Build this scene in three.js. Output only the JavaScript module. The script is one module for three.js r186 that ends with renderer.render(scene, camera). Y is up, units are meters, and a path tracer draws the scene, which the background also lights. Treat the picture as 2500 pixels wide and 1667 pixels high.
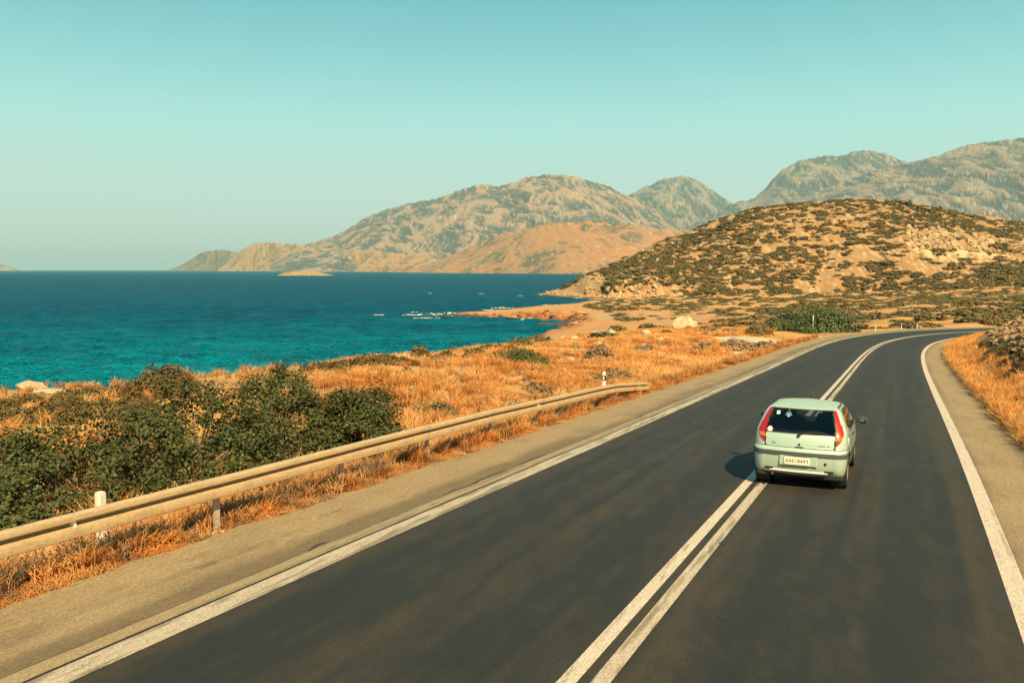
import * as THREE from 'three';
import { mergeGeometries, mergeVertices, toCreasedNormals } from 'three/addons/utils/BufferGeometryUtils.js';
import { RoundedBoxGeometry } from 'three/addons/geometries/RoundedBoxGeometry.js';
import { MarchingCubes } from 'three/addons/objects/MarchingCubes.js';
import { createNoise2D, createNoise3D } from 'simplex-noise';

// ------------------------------------------------------------------ camera, sky, sun, exposure
const IMG_W = 2500, IMG_H = 1667, FOCAL = 2070, HORIZON = 657.5, EYE = 3.95, SEA_Y = -14.05;
const PITCH = Math.atan((IMG_H / 2 - HORIZON) / FOCAL);
const scene = new THREE.Scene();
const camera = new THREE.PerspectiveCamera(2 * Math.atan(IMG_H / 2 / FOCAL) * 180 / Math.PI, IMG_W / IMG_H, 0.1, 60000);
camera.position.set(0, EYE, 0);
camera.rotation.set(-PITCH, 0, 0);
const renderer = new THREE.WebGLRenderer({ antialias: true });
renderer.toneMapping = THREE.LinearToneMapping;
renderer.toneMappingExposure = 2.0;
renderer.shadowMap.enabled = true;

const SUN_DIR = new THREE.Vector3(0.20, 0.69, 0.70).normalize();
const sun = new THREE.DirectionalLight(new THREE.Color().setRGB(1.0, 0.755, 0.42), 5.0);
sun.position.copy(SUN_DIR).multiplyScalar(200).add(new THREE.Vector3(10, 0, -40));
sun.target.position.set(10, 0, -40);
sun.castShadow = true;
Object.assign(sun.shadow.camera, { left: -120, right: 120, top: 120, bottom: -120, near: 1, far: 600 });
sun.shadow.mapSize.set(4096, 4096);
scene.add(sun, sun.target);

{ // the clear sky: pale and greenish at the horizon, teal above
  const w = 256, h = 256, d = new Float32Array(w * h * 4);
  const stops = [[-90, .30, .40, .32], [0, .30, .50, .34], [1.0, .37, .575, .395], [2.2, .45, .665, .465], [4.5, .475, .71, .535], [9.7, .335, .63, .59], [13.5, .215, .52, .525], [17, .14, .42, .455], [30, .105, .33, .37], [60, .065, .24, .30], [90, .05, .20, .27]].map(s => [s[0], s[1] * .643, s[2] * .634, s[3] * .643]);
  for (let j = 0; j < h; j++) {
    const el = (j + .5) / h * 180 - 90;
    let k = 0; while (k < stops.length - 2 && el > stops[k + 1][0]) k++;
    const a = stops[k], b = stops[k + 1], t = Math.min(1, Math.max(0, (el - a[0]) / (b[0] - a[0])));
    for (let i = 0; i < w; i++) {
      const o = (j * w + i) * 4;
      for (let c = 0; c < 3; c++) d[o + c] = a[1 + c] + (b[1 + c] - a[1 + c]) * t;
      d[o + 3] = 1;
    }
  }
  const t = new THREE.DataTexture(d, w, h, THREE.RGBAFormat, THREE.FloatType);
  t.mapping = THREE.EquirectangularReflectionMapping;
  t.magFilter = t.minFilter = THREE.LinearFilter; t.needsUpdate = true;
  scene.background = t; scene.environment = t;
}
scene.fog = new THREE.FogExp2(new THREE.Color().setRGB(.50, .88, .95), 3.5e-5);

// ------------------------------------------------------------------ helpers
function rng(seed) { let a = seed >>> 0; return () => { a = (a + 0x6D2B79F5) | 0; let t = Math.imul(a ^ (a >>> 15), 1 | a); t = (t + Math.imul(t ^ (t >>> 7), 61 | t)) ^ t; return ((t ^ (t >>> 14)) >>> 0) / 4294967296; }; }
const n2 = createNoise2D(rng(11)), n2b = createNoise2D(rng(12)), n3 = createNoise3D(rng(13));
const fbm = (x, y, o = 4, n = n2) => { let s = 0, a = .5, f = 1; for (let i = 0; i < o; i++) { s += a * n(x * f, y * f); a *= .5; f *= 2.03; } return s; };
const clamp = (x, a = 0, b = 1) => Math.min(b, Math.max(a, x));
const sst = (a, b, x) => { const t = clamp((x - a) / (b - a)); return t * t * (3 - 2 * t); };
const mix = (a, b, t) => a + (b - a) * t;
const mix3 = (a, b, t) => [mix(a[0], b[0], t), mix(a[1], b[1], t), mix(a[2], b[2], t)];
function interp(xs, ys, x) { if (x <= xs[0]) return ys[0]; for (let i = 1; i < xs.length; i++) if (x <= xs[i]) return ys[i - 1] + (ys[i] - ys[i - 1]) * (x - xs[i - 1]) / (xs[i] - xs[i - 1]); return ys[ys.length - 1]; }
function smoothInterp(xs, ys, x) { // Catmull-Rom through the points
  if (x <= xs[0]) return ys[0]; const n = xs.length; if (x >= xs[n - 1]) return ys[n - 1];
  let i = 0; while (x > xs[i + 1]) i++;
  const h = xs[i + 1] - xs[i], t = (x - xs[i]) / h;
  const m = k => k <= 0 ? (ys[1] - ys[0]) / (xs[1] - xs[0]) : k >= n - 1 ? (ys[n - 1] - ys[n - 2]) / (xs[n - 1] - xs[n - 2]) : (ys[k + 1] - ys[k - 1]) / (xs[k + 1] - xs[k - 1]);
  const t2 = t * t, t3 = t2 * t;
  return (2 * t3 - 3 * t2 + 1) * ys[i] + (t3 - 2 * t2 + t) * h * m(i) + (-2 * t3 + 3 * t2) * ys[i + 1] + (t3 - t2) * h * m(i + 1);
}
const lin = (r, g, b) => new THREE.Color().setRGB(r, g, b);
const names = new Map();
function numbered(name) { const k = names.get(name) || 0; names.set(name, k + 1); return k ? `${name}_${String(k).padStart(3, '0')}` : name; }
function shade(o) { o.traverse(c => { if (c.isMesh) { c.castShadow = c.receiveShadow = true; } }); return o; }
function put(o, name, data) { o.name = numbered(name); Object.assign(o.userData, data); shade(o); scene.add(o); return o; }
function part(parent, name, geo, mat, data) { const m = new THREE.Mesh(geo, mat); m.name = name; if (data) Object.assign(m.userData, data); parent.add(m); m.castShadow = m.receiveShadow = true; return m; }
function grid(cols, rows, vert, flip = false) { // vert(i, j) -> {p:[x,y,z], uv:[u,v], c:[r,g,b]}
  const P = new Float32Array(cols * rows * 3), U = new Float32Array(cols * rows * 2), C = new Float32Array(cols * rows * 3); let hasC = false;
  for (let j = 0; j < rows; j++) for (let i = 0; i < cols; i++) {
    const k = j * cols + i, v = vert(i, j);
    P.set(v.p, k * 3); if (v.uv) U.set(v.uv, k * 2); if (v.c) { C.set(v.c, k * 3); hasC = true; }
  }
  const I = new Uint32Array((cols - 1) * (rows - 1) * 6); let q = 0;
  for (let j = 0; j < rows - 1; j++) for (let i = 0; i < cols - 1; i++) {
    const a = j * cols + i, b = a + 1, c = a + cols, d = c + 1;
    if (flip) { I[q++] = a; I[q++] = c; I[q++] = b; I[q++] = b; I[q++] = c; I[q++] = d; } else { I[q++] = a; I[q++] = b; I[q++] = c; I[q++] = b; I[q++] = d; I[q++] = c; }
  }
  const g = new THREE.BufferGeometry();
  g.setAttribute('position', new THREE.BufferAttribute(P, 3)); g.setAttribute('uv', new THREE.BufferAttribute(U, 2));
  if (hasC) g.setAttribute('color', new THREE.BufferAttribute(C, 3));
  g.setIndex(new THREE.BufferAttribute(I, 1)); g.computeVertexNormals(); return g;
}
function texture(size, fn, { srgb = true, repeat } = {}) { // fn(u, v) -> [r, g, b] 0..1; u, v run 0..1 and wrap
  const d = new Uint8Array(size * size * 4);
  for (let j = 0; j < size; j++) for (let i = 0; i < size; i++) { const c = fn(i / size, j / size), o = (j * size + i) * 4; d[o] = clamp(c[0]) * 255; d[o + 1] = clamp(c[1]) * 255; d[o + 2] = clamp(c[2]) * 255; d[o + 3] = 255; }
  const t = new THREE.DataTexture(d, size, size); t.wrapS = t.wrapT = THREE.RepeatWrapping; t.magFilter = THREE.LinearFilter; t.minFilter = THREE.LinearMipmapLinearFilter; t.generateMipmaps = true;
  if (srgb) t.colorSpace = THREE.SRGBColorSpace; if (repeat) t.repeat.set(repeat, repeat); t.needsUpdate = true; return t;
}
const wrapNoise = (u, v, f, n = n3) => { const a = u * 2 * Math.PI, b = v * 2 * Math.PI, R = f / (2 * Math.PI); // periodic noise on a torus cut
  return .5 * n(Math.cos(a) * R + 7, Math.sin(a) * R, Math.cos(b) * R) + .5 * n(Math.sin(b) * R + 31, Math.cos(a) * R * .7 + 3, Math.sin(a) * R + 5); };

// pixel of the 2500 x 1667 frame and a forward distance -> point
function pt(px, py, D) { const a = (px - IMG_W / 2) / FOCAL, b = (IMG_H / 2 - py) / FOCAL; const dy = -Math.sin(PITCH) + b * Math.cos(PITCH), dz = Math.cos(PITCH) + b * Math.sin(PITCH); const t = D / dz; return new THREE.Vector3(a * t, EYE + dy * t, -D); }

// ------------------------------------------------------------------ the road's course
const KS = [...Array(11)].map((_, i) => i * 16);
const KAP = [-.00021, -.00071, .00015, .00025, .00142, .00488, .00926, .01333, .01725, .019, .019];
const SLOPE = [-.0317, -.04431, -.04757, -.04446, -.03501, -.02623, -.02508, -.02285, -.01939, -.01759, -.01643];
const BANK = [-.0034, -.01103, -.00559, -.0027, -.0015, .00075, .00519, .00553, .00365, .00281, .00242];
const ROAD = []; // every half metre: x, y, d (forward), heading, bank
{
  let x = -.235, y = 0, d = 6, th = .4403; const st = .5;
  for (let s = 0; s <= 230; s += st) {
    ROAD.push({ s, x, y, d, th, bank: interp(KS, BANK, s) });
    const k = interp(KS, KAP, s + st / 2); th += k * st / 2; x += Math.sin(th) * st; d += Math.cos(th) * st; th += k * st / 2; y += interp(KS, SLOPE, s + st) * st;
  }
  const a = ROAD[0];
  for (let s = -.5; s >= -60; s -= st) ROAD.unshift({ s, x: a.x + Math.sin(a.th) * s, y: a.y - .03 * s * .4, d: a.d + Math.cos(a.th) * s, th: a.th, bank: a.bank });
}
const S0 = ROAD[0].s;
function onRoad(s, o, up = 0) { const f = clamp((s - S0) / .5, 0, ROAD.length - 1.001), i = Math.floor(f), t = f - i, a = ROAD[i], b = ROAD[i + 1]; const th = mix(a.th, b.th, t);
  return new THREE.Vector3(mix(a.x, b.x, t) + Math.cos(th) * o, mix(a.y, b.y, t) - mix(a.bank, b.bank, t) * o + up, -(mix(a.d, b.d, t) - Math.sin(th) * o)); }
const headingAt = s => ROAD[Math.round(clamp((s - S0) / .5, 0, ROAD.length - 1))].th;
function nearRoad(X, D) { // [s, o, road height] of the nearest point of the road
  let bi = 0, bd = 1e18;
  for (let i = 0; i < ROAD.length; i += 8) { const r = ROAD[i], q = (r.x - X) ** 2 + (r.d - D) ** 2; if (q < bd) { bd = q; bi = i; } }
  const lo = Math.max(0, bi - 8), hi = Math.min(ROAD.length - 1, bi + 8);
  for (let i = lo; i <= hi; i++) { const r = ROAD[i], q = (r.x - X) ** 2 + (r.d - D) ** 2; if (q < bd) { bd = q; bi = i; } }
  const r = ROAD[bi], o = (X - r.x) * Math.cos(r.th) - (D - r.d) * Math.sin(r.th), al = (X - r.x) * Math.sin(r.th) + (D - r.d) * Math.cos(r.th);
  return [r.s + al, o, r.y - r.bank * o, Math.abs(al) > 3];
}
const EDGE_L = -6.9, EDGE_R = 5.8;

// ------------------------------------------------------------------ the land's height
const CTRL = [];
{
  const P = (px, py, D) => { const v = pt(px, py, D); CTRL.push([v.x, D, v.y]); };
  [[0, 978, 30], [0, 962, 40], [300, 966, 36], [300, 952, 46], [640, 930, 36], [640, 912, 50], [1000, 904, 42], [1000, 874, 66], [1200, 882, 50], [1200, 849, 95], [1370, 852, 75], [1370, 826, 150], [1370, 816, 225], [1450, 836, 100], [1500, 816, 160],
    [1600, 826, 100], [1600, 806, 180], [1700, 830, 85], [1700, 801, 165], [1850, 821, 85], [1850, 801, 140], [2000, 808, 110], [2000, 780, 170], [1550, 776, 262], [1450, 776, 256], [1330, 757, 318], [1500, 767, 290], [1389, 771, 255], [1700, 760, 320], [1700, 735, 430],
    [2000, 760, 240], [2000, 735, 360], [2300, 770, 170], [2300, 740, 270], [2500, 757, 180], [2500, 722, 330], [1600, 735, 450], [1500, 738, 470], [1494, 729, 520], [1700, 723, 520], [2000, 717, 520], [2300, 709, 500], [2500, 701, 480], [1250, 764, 324], [1180, 767, 330], [1420, 752, 400]].forEach(a => P(...a));
  for (const s of [-40, -20, -5, 10, 25, 40, 55, 70, 85, 100, 115, 130]) { const v = onRoad(s, -11, s > 30 ? -.3 : -.45); CTRL.push([v.x, -v.z, v.y]); }
  for (const s of [-40, -20, 0, 20, 35, 50, 65, 80, 92]) for (const [o, u] of [[8.2, 1.25], [10.8, 3.7], [20, 5.2], [40, 6.2]]) { if (s > 75 && o > 25) continue; const v = onRoad(s, o, u * (s > 75 ? .62 : 1)); CTRL.push([v.x, -v.z, v.y]); }
  for (const s of [105, 125]) for (const [o, u] of [[9, .8], [14, 1.4]]) { const v = onRoad(s, o, u); CTRL.push([v.x, -v.z, v.y]); }
  CTRL.push([-70, 66, -12], [-45, 72, -9.5], [-28, 84, -10], [-16, 112, -11], [-5, 162, -12.4], [-110, 30, -9], [-100, -60, -3], [0, -70, 2], [100, -60, 8], [150, 60, 7], [220, 200, -1], [320, 400, -5], [-40, 20, -.6], [-24, 18, -.3]);
}
const TPS = (() => { // thin-plate spline through CTRL
  const n = CTRL.length, N = n + 3, A = [...Array(N)].map(() => new Float64Array(N + 1)), SC = 100;
  const U = r2 => r2 < 1e-12 ? 0 : r2 * Math.log(r2) * .5;
  for (let i = 0; i < n; i++) { const xi = CTRL[i][0] / SC, yi = CTRL[i][1] / SC;
    for (let j = 0; j < n; j++) A[i][j] = U((xi - CTRL[j][0] / SC) ** 2 + (yi - CTRL[j][1] / SC) ** 2) + (i === j ? 2e-4 : 0);
    A[i][n] = A[n][i] = 1; A[i][n + 1] = A[n + 1][i] = xi; A[i][n + 2] = A[n + 2][i] = yi; A[i][N] = CTRL[i][2]; }
  for (let c = 0; c < N; c++) { let p = c; for (let r = c + 1; r < N; r++) if (Math.abs(A[r][c]) > Math.abs(A[p][c])) p = r; [A[c], A[p]] = [A[p], A[c]];
    for (let r = c + 1; r < N; r++) { const f = A[r][c] / A[c][c]; if (f) for (let k = c; k <= N; k++) A[r][k] -= f * A[c][k]; } }
  const w = new Float64Array(N); for (let c = N - 1; c >= 0; c--) { let s = A[c][N]; for (let k = c + 1; k < N; k++) s -= A[c][k] * w[k]; w[c] = s / A[c][c]; }
  return (X, D) => { const x = X / SC, y = D / SC; let s = w[n] + w[n + 1] * x + w[n + 2] * y; for (let i = 0; i < n; i++) s += w[i] * U((x - CTRL[i][0] / SC) ** 2 + (y - CTRL[i][1] / SC) ** 2); return s; };
})();
// the land's outline in plan (x, forward)
const COAST = [[-1500, -800], [-500, -300], [-260, 0], [-150, 40], [-95, 66], [-60, 84], [-40, 92], [-28, 102], [-16, 136], [-5, 188], [5.3, 221], [10.8, 236], [13.4, 238], [16.5, 243], [18.5, 250], [19.5, 271], [21, 285], [19.5, 297], [7.4, 306], [-7.3, 317], [-26, 334], [-17, 350], [-1.8, 373], [14, 412], [33, 438], [38, 463], [60, 505], [50, 521], [40, 540], [29, 556], [22, 585], [15, 612], [28, 635], [90, 720], [240, 900], [1500, 1100], [1500, -800]];
function coastDist(X, D) { // > 0 on land
  let inside = false, best = 1e18; const n = COAST.length;
  for (let i = 0, j = n - 1; i < n; j = i++) { const [xi, yi] = COAST[i], [xj, yj] = COAST[j];
    if ((yi > D) !== (yj > D) && X < (xj - xi) * (D - yi) / (yj - yi) + xi) inside = !inside;
    const dx = xj - xi, dy = yj - yi, t = clamp(((X - xi) * dx + (D - yi) * dy) / (dx * dx + dy * dy)); const q = (X - xi - dx * t) ** 2 + (D - yi - dy * t) ** 2; if (q < best) best = q; }
  return (inside ? 1 : -1) * Math.sqrt(best);
}
const K = 1.0629; // positions read on a 2352 px wide view
const RIDGE_X = [1246, 1262, 1290, 1318, 1340, 1400, 1450, 1500, 1560, 1620, 1680, 1740, 1800, 1850, 1920, 1980, 2050, 2100, 2150, 2200, 2250, 2300, 2352, 2460, 2700, 3200].map(v => v * K);
const RIDGE_Y = [676, 669, 660, 645, 632, 610, 586, 563, 541, 516, 496, 480, 471, 465, 460, 459, 463, 470, 480, 490, 497, 505, 512, 520, 528, 540].map(v => v * K);
function hill(X, D) { // [added height of the headland, share of the way up its face]
  if (D < 430) return [0, -1, 0];
  const px = IMG_W / 2 + FOCAL * X / D; if (px < 1330) return [0, -1, 0];
  const db = interp([1330, 1385, 1440, 1494, 1700, 2000, 2300, 2600, 3200], [606, 556, 540, 514, 520, 520, 500, 490, 480], px);
  const dr = interp([1330, 1385, 1500, 1700, 2000, 2600, 3200], [612, 608, 628, 655, 665, 660, 660], px);
  if (D < db) return [0, -1, 0];
  const py = smoothInterp(RIDGE_X, RIDGE_Y, px), yr = EYE - dr * (py - HORIZON) / FOCAL, yb = EYE - db * (interp([1330, 1385, 1494, 1700, 2000, 2300, 2600], [717, 722, 729, 723, 717, 709, 700], px) - HORIZON) / FOCAL;
  const t = (D - db) / (dr - db);
  let y;
  const cliff = 5.5 * sst(1395, 1440, px) * (1 - sst(1590, 1720, px)) * (1 - .85 * sst(1603, 1615, px) * (1 - sst(1668, 1690, px)) * (D < db + 9 ? 1 : 0));
  if (t <= 1) { const p = 1 - Math.pow(1 - t, 1.55); y = yb + (yr - yb) * p; const e = cliff * sst(0, 3, D - db - 3 - 5 * n2(px * .028, 3) - 3 * n2(px * .11, 9)) * (1 - sst(.2, .8, t)); y = y + e; } else y = yr - (D - dr) * .22 - Math.max(0, D - dr - 60) * .2;
  return [y, t, cliff];
}
function landRaw(X, D) {
  const cd0 = coastDist(X, D), cd = cd0 + (D > 190 ? 2.4 * n2(X * .06, D * .06) + 1.2 * n2(X * .21, D * .21) : 4 * n2(X * .03, D * .03));
  let y = TPS(X, D), hh = hill(X, D);
  if (hh[1] >= 0) y = hh[1] <= 1 ? Math.max(hh[0], mix(y, hh[0], sst(0, 3, hh[1] * 130))) : hh[0];
  const rough = D > 430 ? 1.0 : D > 150 ? .45 : .22;
  y += rough * (fbm(X * .03, D * .03, 3) * 2 + fbm(X * .16, D * .16, 3) * .8) * (hh[1] >= 0 ? .55 + .5 * sst(0, .1, hh[1]) : 1);
  if (hh[1] >= 0 && hh[1] < .14 && hh[2] > .6) y -= 2.6 * Math.abs(n2(X * .16, D * .16)) + 1.4 * Math.abs(n2(X * .45 + 3, D * .45));
  if (hh[1] >= 0) y += Math.abs(n2(X * .11 + 4, D * .07)) * 1.6 * (1 - sst(.0, .16, hh[1]) * .6) - .5;
  // scarps: step the rock down to the water
  if (cd < 30) {
    const cw = D > 195 ? 5 : 26, top = Math.max(y, SEA_Y + .9);
    if (cd > 0) { let k = sst(0, cw, cd); if (D > 195 && D < 480) k = .5 * sst(0, .8, cd) + .3 * sst(1.4, 2.0, cd + .8 * n2(X * .3, D * .3)) + .2 * sst(3.2, 4.0, cd + 1.2 * n2(X * .2 + 9, D * .2)); y = mix(SEA_Y + .05, top, k); }
    else y = SEA_Y + cd * .25;
  }
  return y;
}
function land(X, D) {
  const [s, o, ry, end] = nearRoad(X, D);
  if (end) return landRaw(X, D);
  const w = o < 0 ? sst(EDGE_L - .1, EDGE_L - 4.2, o) : sst(EDGE_R + .15, EDGE_R + 3.2, o);
  const verge = o < 0 ? -.07 - .2 * sst(0, 2.5, EDGE_L - o) : -.06 + .1 * sst(0, 1, o - EDGE_R);
  if (w <= 0) return ry - (o < EDGE_L + .25 || o > EDGE_R - .25 ? .07 : .22);
  return mix(ry + verge + .05 * n2(X * .9, D * .9), landRaw(X, D), w);
}
// cached height for placing things
const landAt = (x, z) => land(x, -z);
function hit(px, py, from = 8, to = 900) { // the ground that a pixel shows
  let D = from, prev = from;
  while (D < to) { const v = pt(px, py, D); if (v.y <= land(v.x, D)) { let a = prev, b = D; for (let k = 0; k < 12; k++) { const m = (a + b) / 2, q = pt(px, py, m); if (q.y <= land(q.x, m)) b = m; else a = m; } return pt(px, py, b); } prev = D; D *= 1.012; }
  return null;
}

const LAY = (() => { const a = hit(1700, 824), b = hit(1850, 826), c = onRoad(66, -7.2); return [[a.x, -a.z, 3.2], [b.x, -b.z, 4.2], [c.x, -c.z, 2.2]]; })(); // the pale gravel pull-in
function layBy(X, D) { let best = 0; for (let i = 0; i < 2; i++) { const [ax, ad, ar] = LAY[i], [bx, bd, br] = LAY[i + 1], dx = bx - ax, dd = bd - ad, t = clamp(((X - ax) * dx + (D - ad) * dd) / (dx * dx + dd * dd)), q = Math.hypot(X - ax - dx * t, D - ad - dd * t) / mix(ar, br, t); best = Math.max(best, Math.exp(-q * q)); } return best; }

// ------------------------------------------------------------------ shared textures
const grainTex = texture(512, (u, v) => { const a = .5 + .5 * wrapNoise(u, v, 14), b = .5 + .5 * wrapNoise(u, v, 60), c = .5 + .5 * wrapNoise(u + .37, v + .2, 150); const k = .74 + .16 * a + .16 * b + .2 * (c - .3); return [k, k * .99, k * .97]; });
const grainBump = texture(512, (u, v) => { const k = .35 + .3 * wrapNoise(u, v, 24) + .3 * wrapNoise(u + .2, v, 70) + .2 * wrapNoise(u, v + .4, 160); return [k, k, k]; }, { srgb: false });
const asphaltRnd = rng(77);
const asphaltTex = texture(1024, (u, v) => { const c = asphaltRnd(); const b = .5 + .5 * wrapNoise(u, v, 30); const k = .80 + .10 * b + .17 * wrapNoise(u + .1, v, 90) + .13 * wrapNoise(u, v + .3, 190) + (c > .93 ? .26 : c < .10 ? -.25 : 0) + .16 * (asphaltRnd() - .5); return [k, k * .99, k * .965]; });
const asphaltBump = texture(512, (u, v) => { const k = .5 + .4 * (asphaltRnd() - .5) + .25 * wrapNoise(u, v, 90); return [k, k, k]; }, { srgb: false });

// ------------------------------------------------------------------ ground
const SOIL = [.41, .215, .075], SOIL_PALE = [.46, .30, .15], SOIL_RED = [.50, .19, .05], ROCK = [.46, .34, .20], STRAW = [.80, .41, .105], ROCKRED = [.50, .21, .07];
{
  const az = [];
  const wide = 46, cols = 450;
  for (let i = 0; i <= 32; i++) az.push(-180 + (180 - wide) * i / 32);
  for (let i = 1; i < cols; i++) az.push(-wide + 2 * wide * i / cols);
  for (let i = 0; i <= 32; i++) az.push(wide + (180 - wide) * i / 32);
  const rad = [1.5]; while (rad[rad.length - 1] < 215) rad.push(rad[rad.length - 1] * 1.0148); while (rad[rad.length - 1] < 345) rad.push(rad[rad.length - 1] * 1.0042); while (rad[rad.length - 1] < 440) rad.push(rad[rad.length - 1] * 1.012); while (rad[rad.length - 1] < 800) rad.push(rad[rad.length - 1] * 1.0052); while (rad[rad.length - 1] < 1300) rad.push(rad[rad.length - 1] * 1.04);
  const g = grid(az.length, rad.length, (i, j) => {
    const a = az[i] * Math.PI / 180, X = Math.sin(a) * rad[j], D = Math.cos(a) * rad[j], y = land(X, D);
    let c;
    const [, o] = nearRoad(X, D), hh = hill(X, D), cd = D > 190 ? coastDist(X, D) : 50;
    const na = fbm(X * .05, D * .05, 4), nb = fbm(X * .22 + 40, D * .22, 3), nc = n2b(X * .7, D * .7);
    if (hh[1] >= 0) {
      c = mix3([.29, .165, .065], [.38, .24, .115], clamp(.45 + nb * 1.1 + .35 * nc)); c = mix3(c, SOIL_RED, clamp(na * 1.2 - .1) * .4);
      if (IMG_W / 2 + FOCAL * X / D < 1475) c = mix3(c, mix3([.44, .31, .165], [.36, .21, .09], clamp(.5 + nb + .5 * nc)), sst(.9, .35, hh[1] + .2 * nb) * .8);
      if (nb + .4 * nc > .33) c = mix3(c, ROCK, .8);
      const px = IMG_W / 2 + FOCAL * X / D;
      const q = sst(.0, .12, hh[1]); // bare rock foot and the quarried scar on the right
      if (hh[1] < .12 && hh[2] > .6) c = mix3(mix3(mix3(ROCK, ROCKRED, clamp(.45 + nc * .6 + na)), [.14, .09, .05], sst(.25, .6, n2b(X * .5 + 8, D * .5))), c, q);
      const scar = sst(.25, .5, sst(2190, 2260, px) * (1 - sst(2400, 2500, px)) * sst(.22, .28, hh[1] + .12 * nb) * (1 - sst(.44, .52, hh[1] + .16 * nb)) * (.75 + .9 * na + .7 * nb)); c = mix3(c, [.60, .45, .27], scar * .8);
    } else {
      c = mix3(SOIL, SOIL_PALE, clamp(.3 + nb + .3 * nc)); c = mix3(c, STRAW, clamp(.6 + na * 1.5) * (D < 220 ? .85 : .3));
      if (D > 200 && D < 330 && X < 120) c = mix3(c, mix3(SOIL_PALE, SOIL_RED, clamp(.25 + na)), .8);
      if (cd < 7) c = mix3(mix3(SOIL_RED, [.13, .06, .03], clamp(.25 + .5 * Math.sin(y * 5 + 3 * nb) + nc * .6)), c, sst(1, 7, cd + 2 * nb));
      if (y < SEA_Y + .7 && D > 190) c = [.09, .07, .05];
      if (D < 120 && o < 0) { const lay = layBy(X, D); c = mix3(c, [.66, .55, .38], sst(.3, .5, lay + .15 * nb)); }
      if (o > EDGE_L - 1.1 && o < EDGE_R + 1) c = mix3([.48, .34, .19], c, clamp(nb + nc * .6));
      if (o > EDGE_R + 1.5 && o < 16 && D < 110) c = mix3(c, [.30, .17, .07], clamp(.5 + nb));
    }
    return { p: [X, y, -D], uv: [X / 3.1, D / 3.1], c };
  });
  const m = new THREE.Mesh(g, new THREE.MeshStandardMaterial({ vertexColors: true, map: grainTex, bumpMap: grainBump, bumpScale: .10, roughness: .96 }));
  put(m, 'ground', { kind: 'structure', label: 'dry tan coastal ground with a scrubby headland hill behind', category: 'ground' });
}
console.log('ground');

// ------------------------------------------------------------------ sea
{
  const rad = [40]; while (rad[rad.length - 1] < 900) rad.push(rad[rad.length - 1] * 1.009); while (rad[rad.length - 1] < 15500) rad.push(rad[rad.length - 1] * 1.06);
  const cols = 330;
  const wave = (x, d, r) => { const k = 1 - sst(250, 900, r); return k <= 0 ? 0 : k * (.20 * Math.sin(d * .62 + x * .12 + 2.6 * n2(x * .02, d * .02)) + .42 * n2(x * .08, d * .22) + .20 * n2(x * .25 + 5, d * .5)); };
  const g = grid(cols, rad.length, (i, j) => {
    const a = (-64 + 112 * i / (cols - 1)) * Math.PI / 180, r = rad[j], X = Math.sin(a) * r, D = Math.cos(a) * r;
    const sh = sst(420, 90, r + 90 * fbm(X * .006, D * .012, 3)), patch = fbm(X * .004 + 7, D * .011, 4);
    let c = mix3([.0005, .082, .150], [.0005, .190, .250], clamp(sh * .9 + .25 * patch * sst(2500, 300, r)));
    const chop = 1 + (.30 * n2b(X * .045, D * .20) + .22 * n2b(X * .13 + 9, D * .55)) * sst(1600, 200, r) + .18 * fbm(X * .006, D * .03 + 4, 3); c = c.map(v => v * chop);
    return { p: [X, SEA_Y + wave(X, D, r), -D], uv: [X / 46, D / 46], c };
  });
  const bump = texture(1024, (u, v) => { // wind waves: crests drawn out across the wind
    const w1 = wrapNoise(u, v * 2.0, 26), w2 = wrapNoise(u + .3, v, 60), w3 = wrapNoise(u, v + .6, 130);
    const k = .5 + .20 * w1 + .16 * (1 - 2 * Math.abs(w2)) + .10 * w3; return [k, k, k]; }, { srgb: false });
  const water = new THREE.MeshPhysicalMaterial({ vertexColors: true, roughness: .42, ior: 1.33, bumpMap: bump, bumpScale: 2.6, specularIntensity: .03 });
  put(new THREE.Mesh(g, water), 'sea', { kind: 'structure', label: 'choppy turquoise sea reaching to the horizon', category: 'sea' });
}
console.log('sea');

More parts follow.
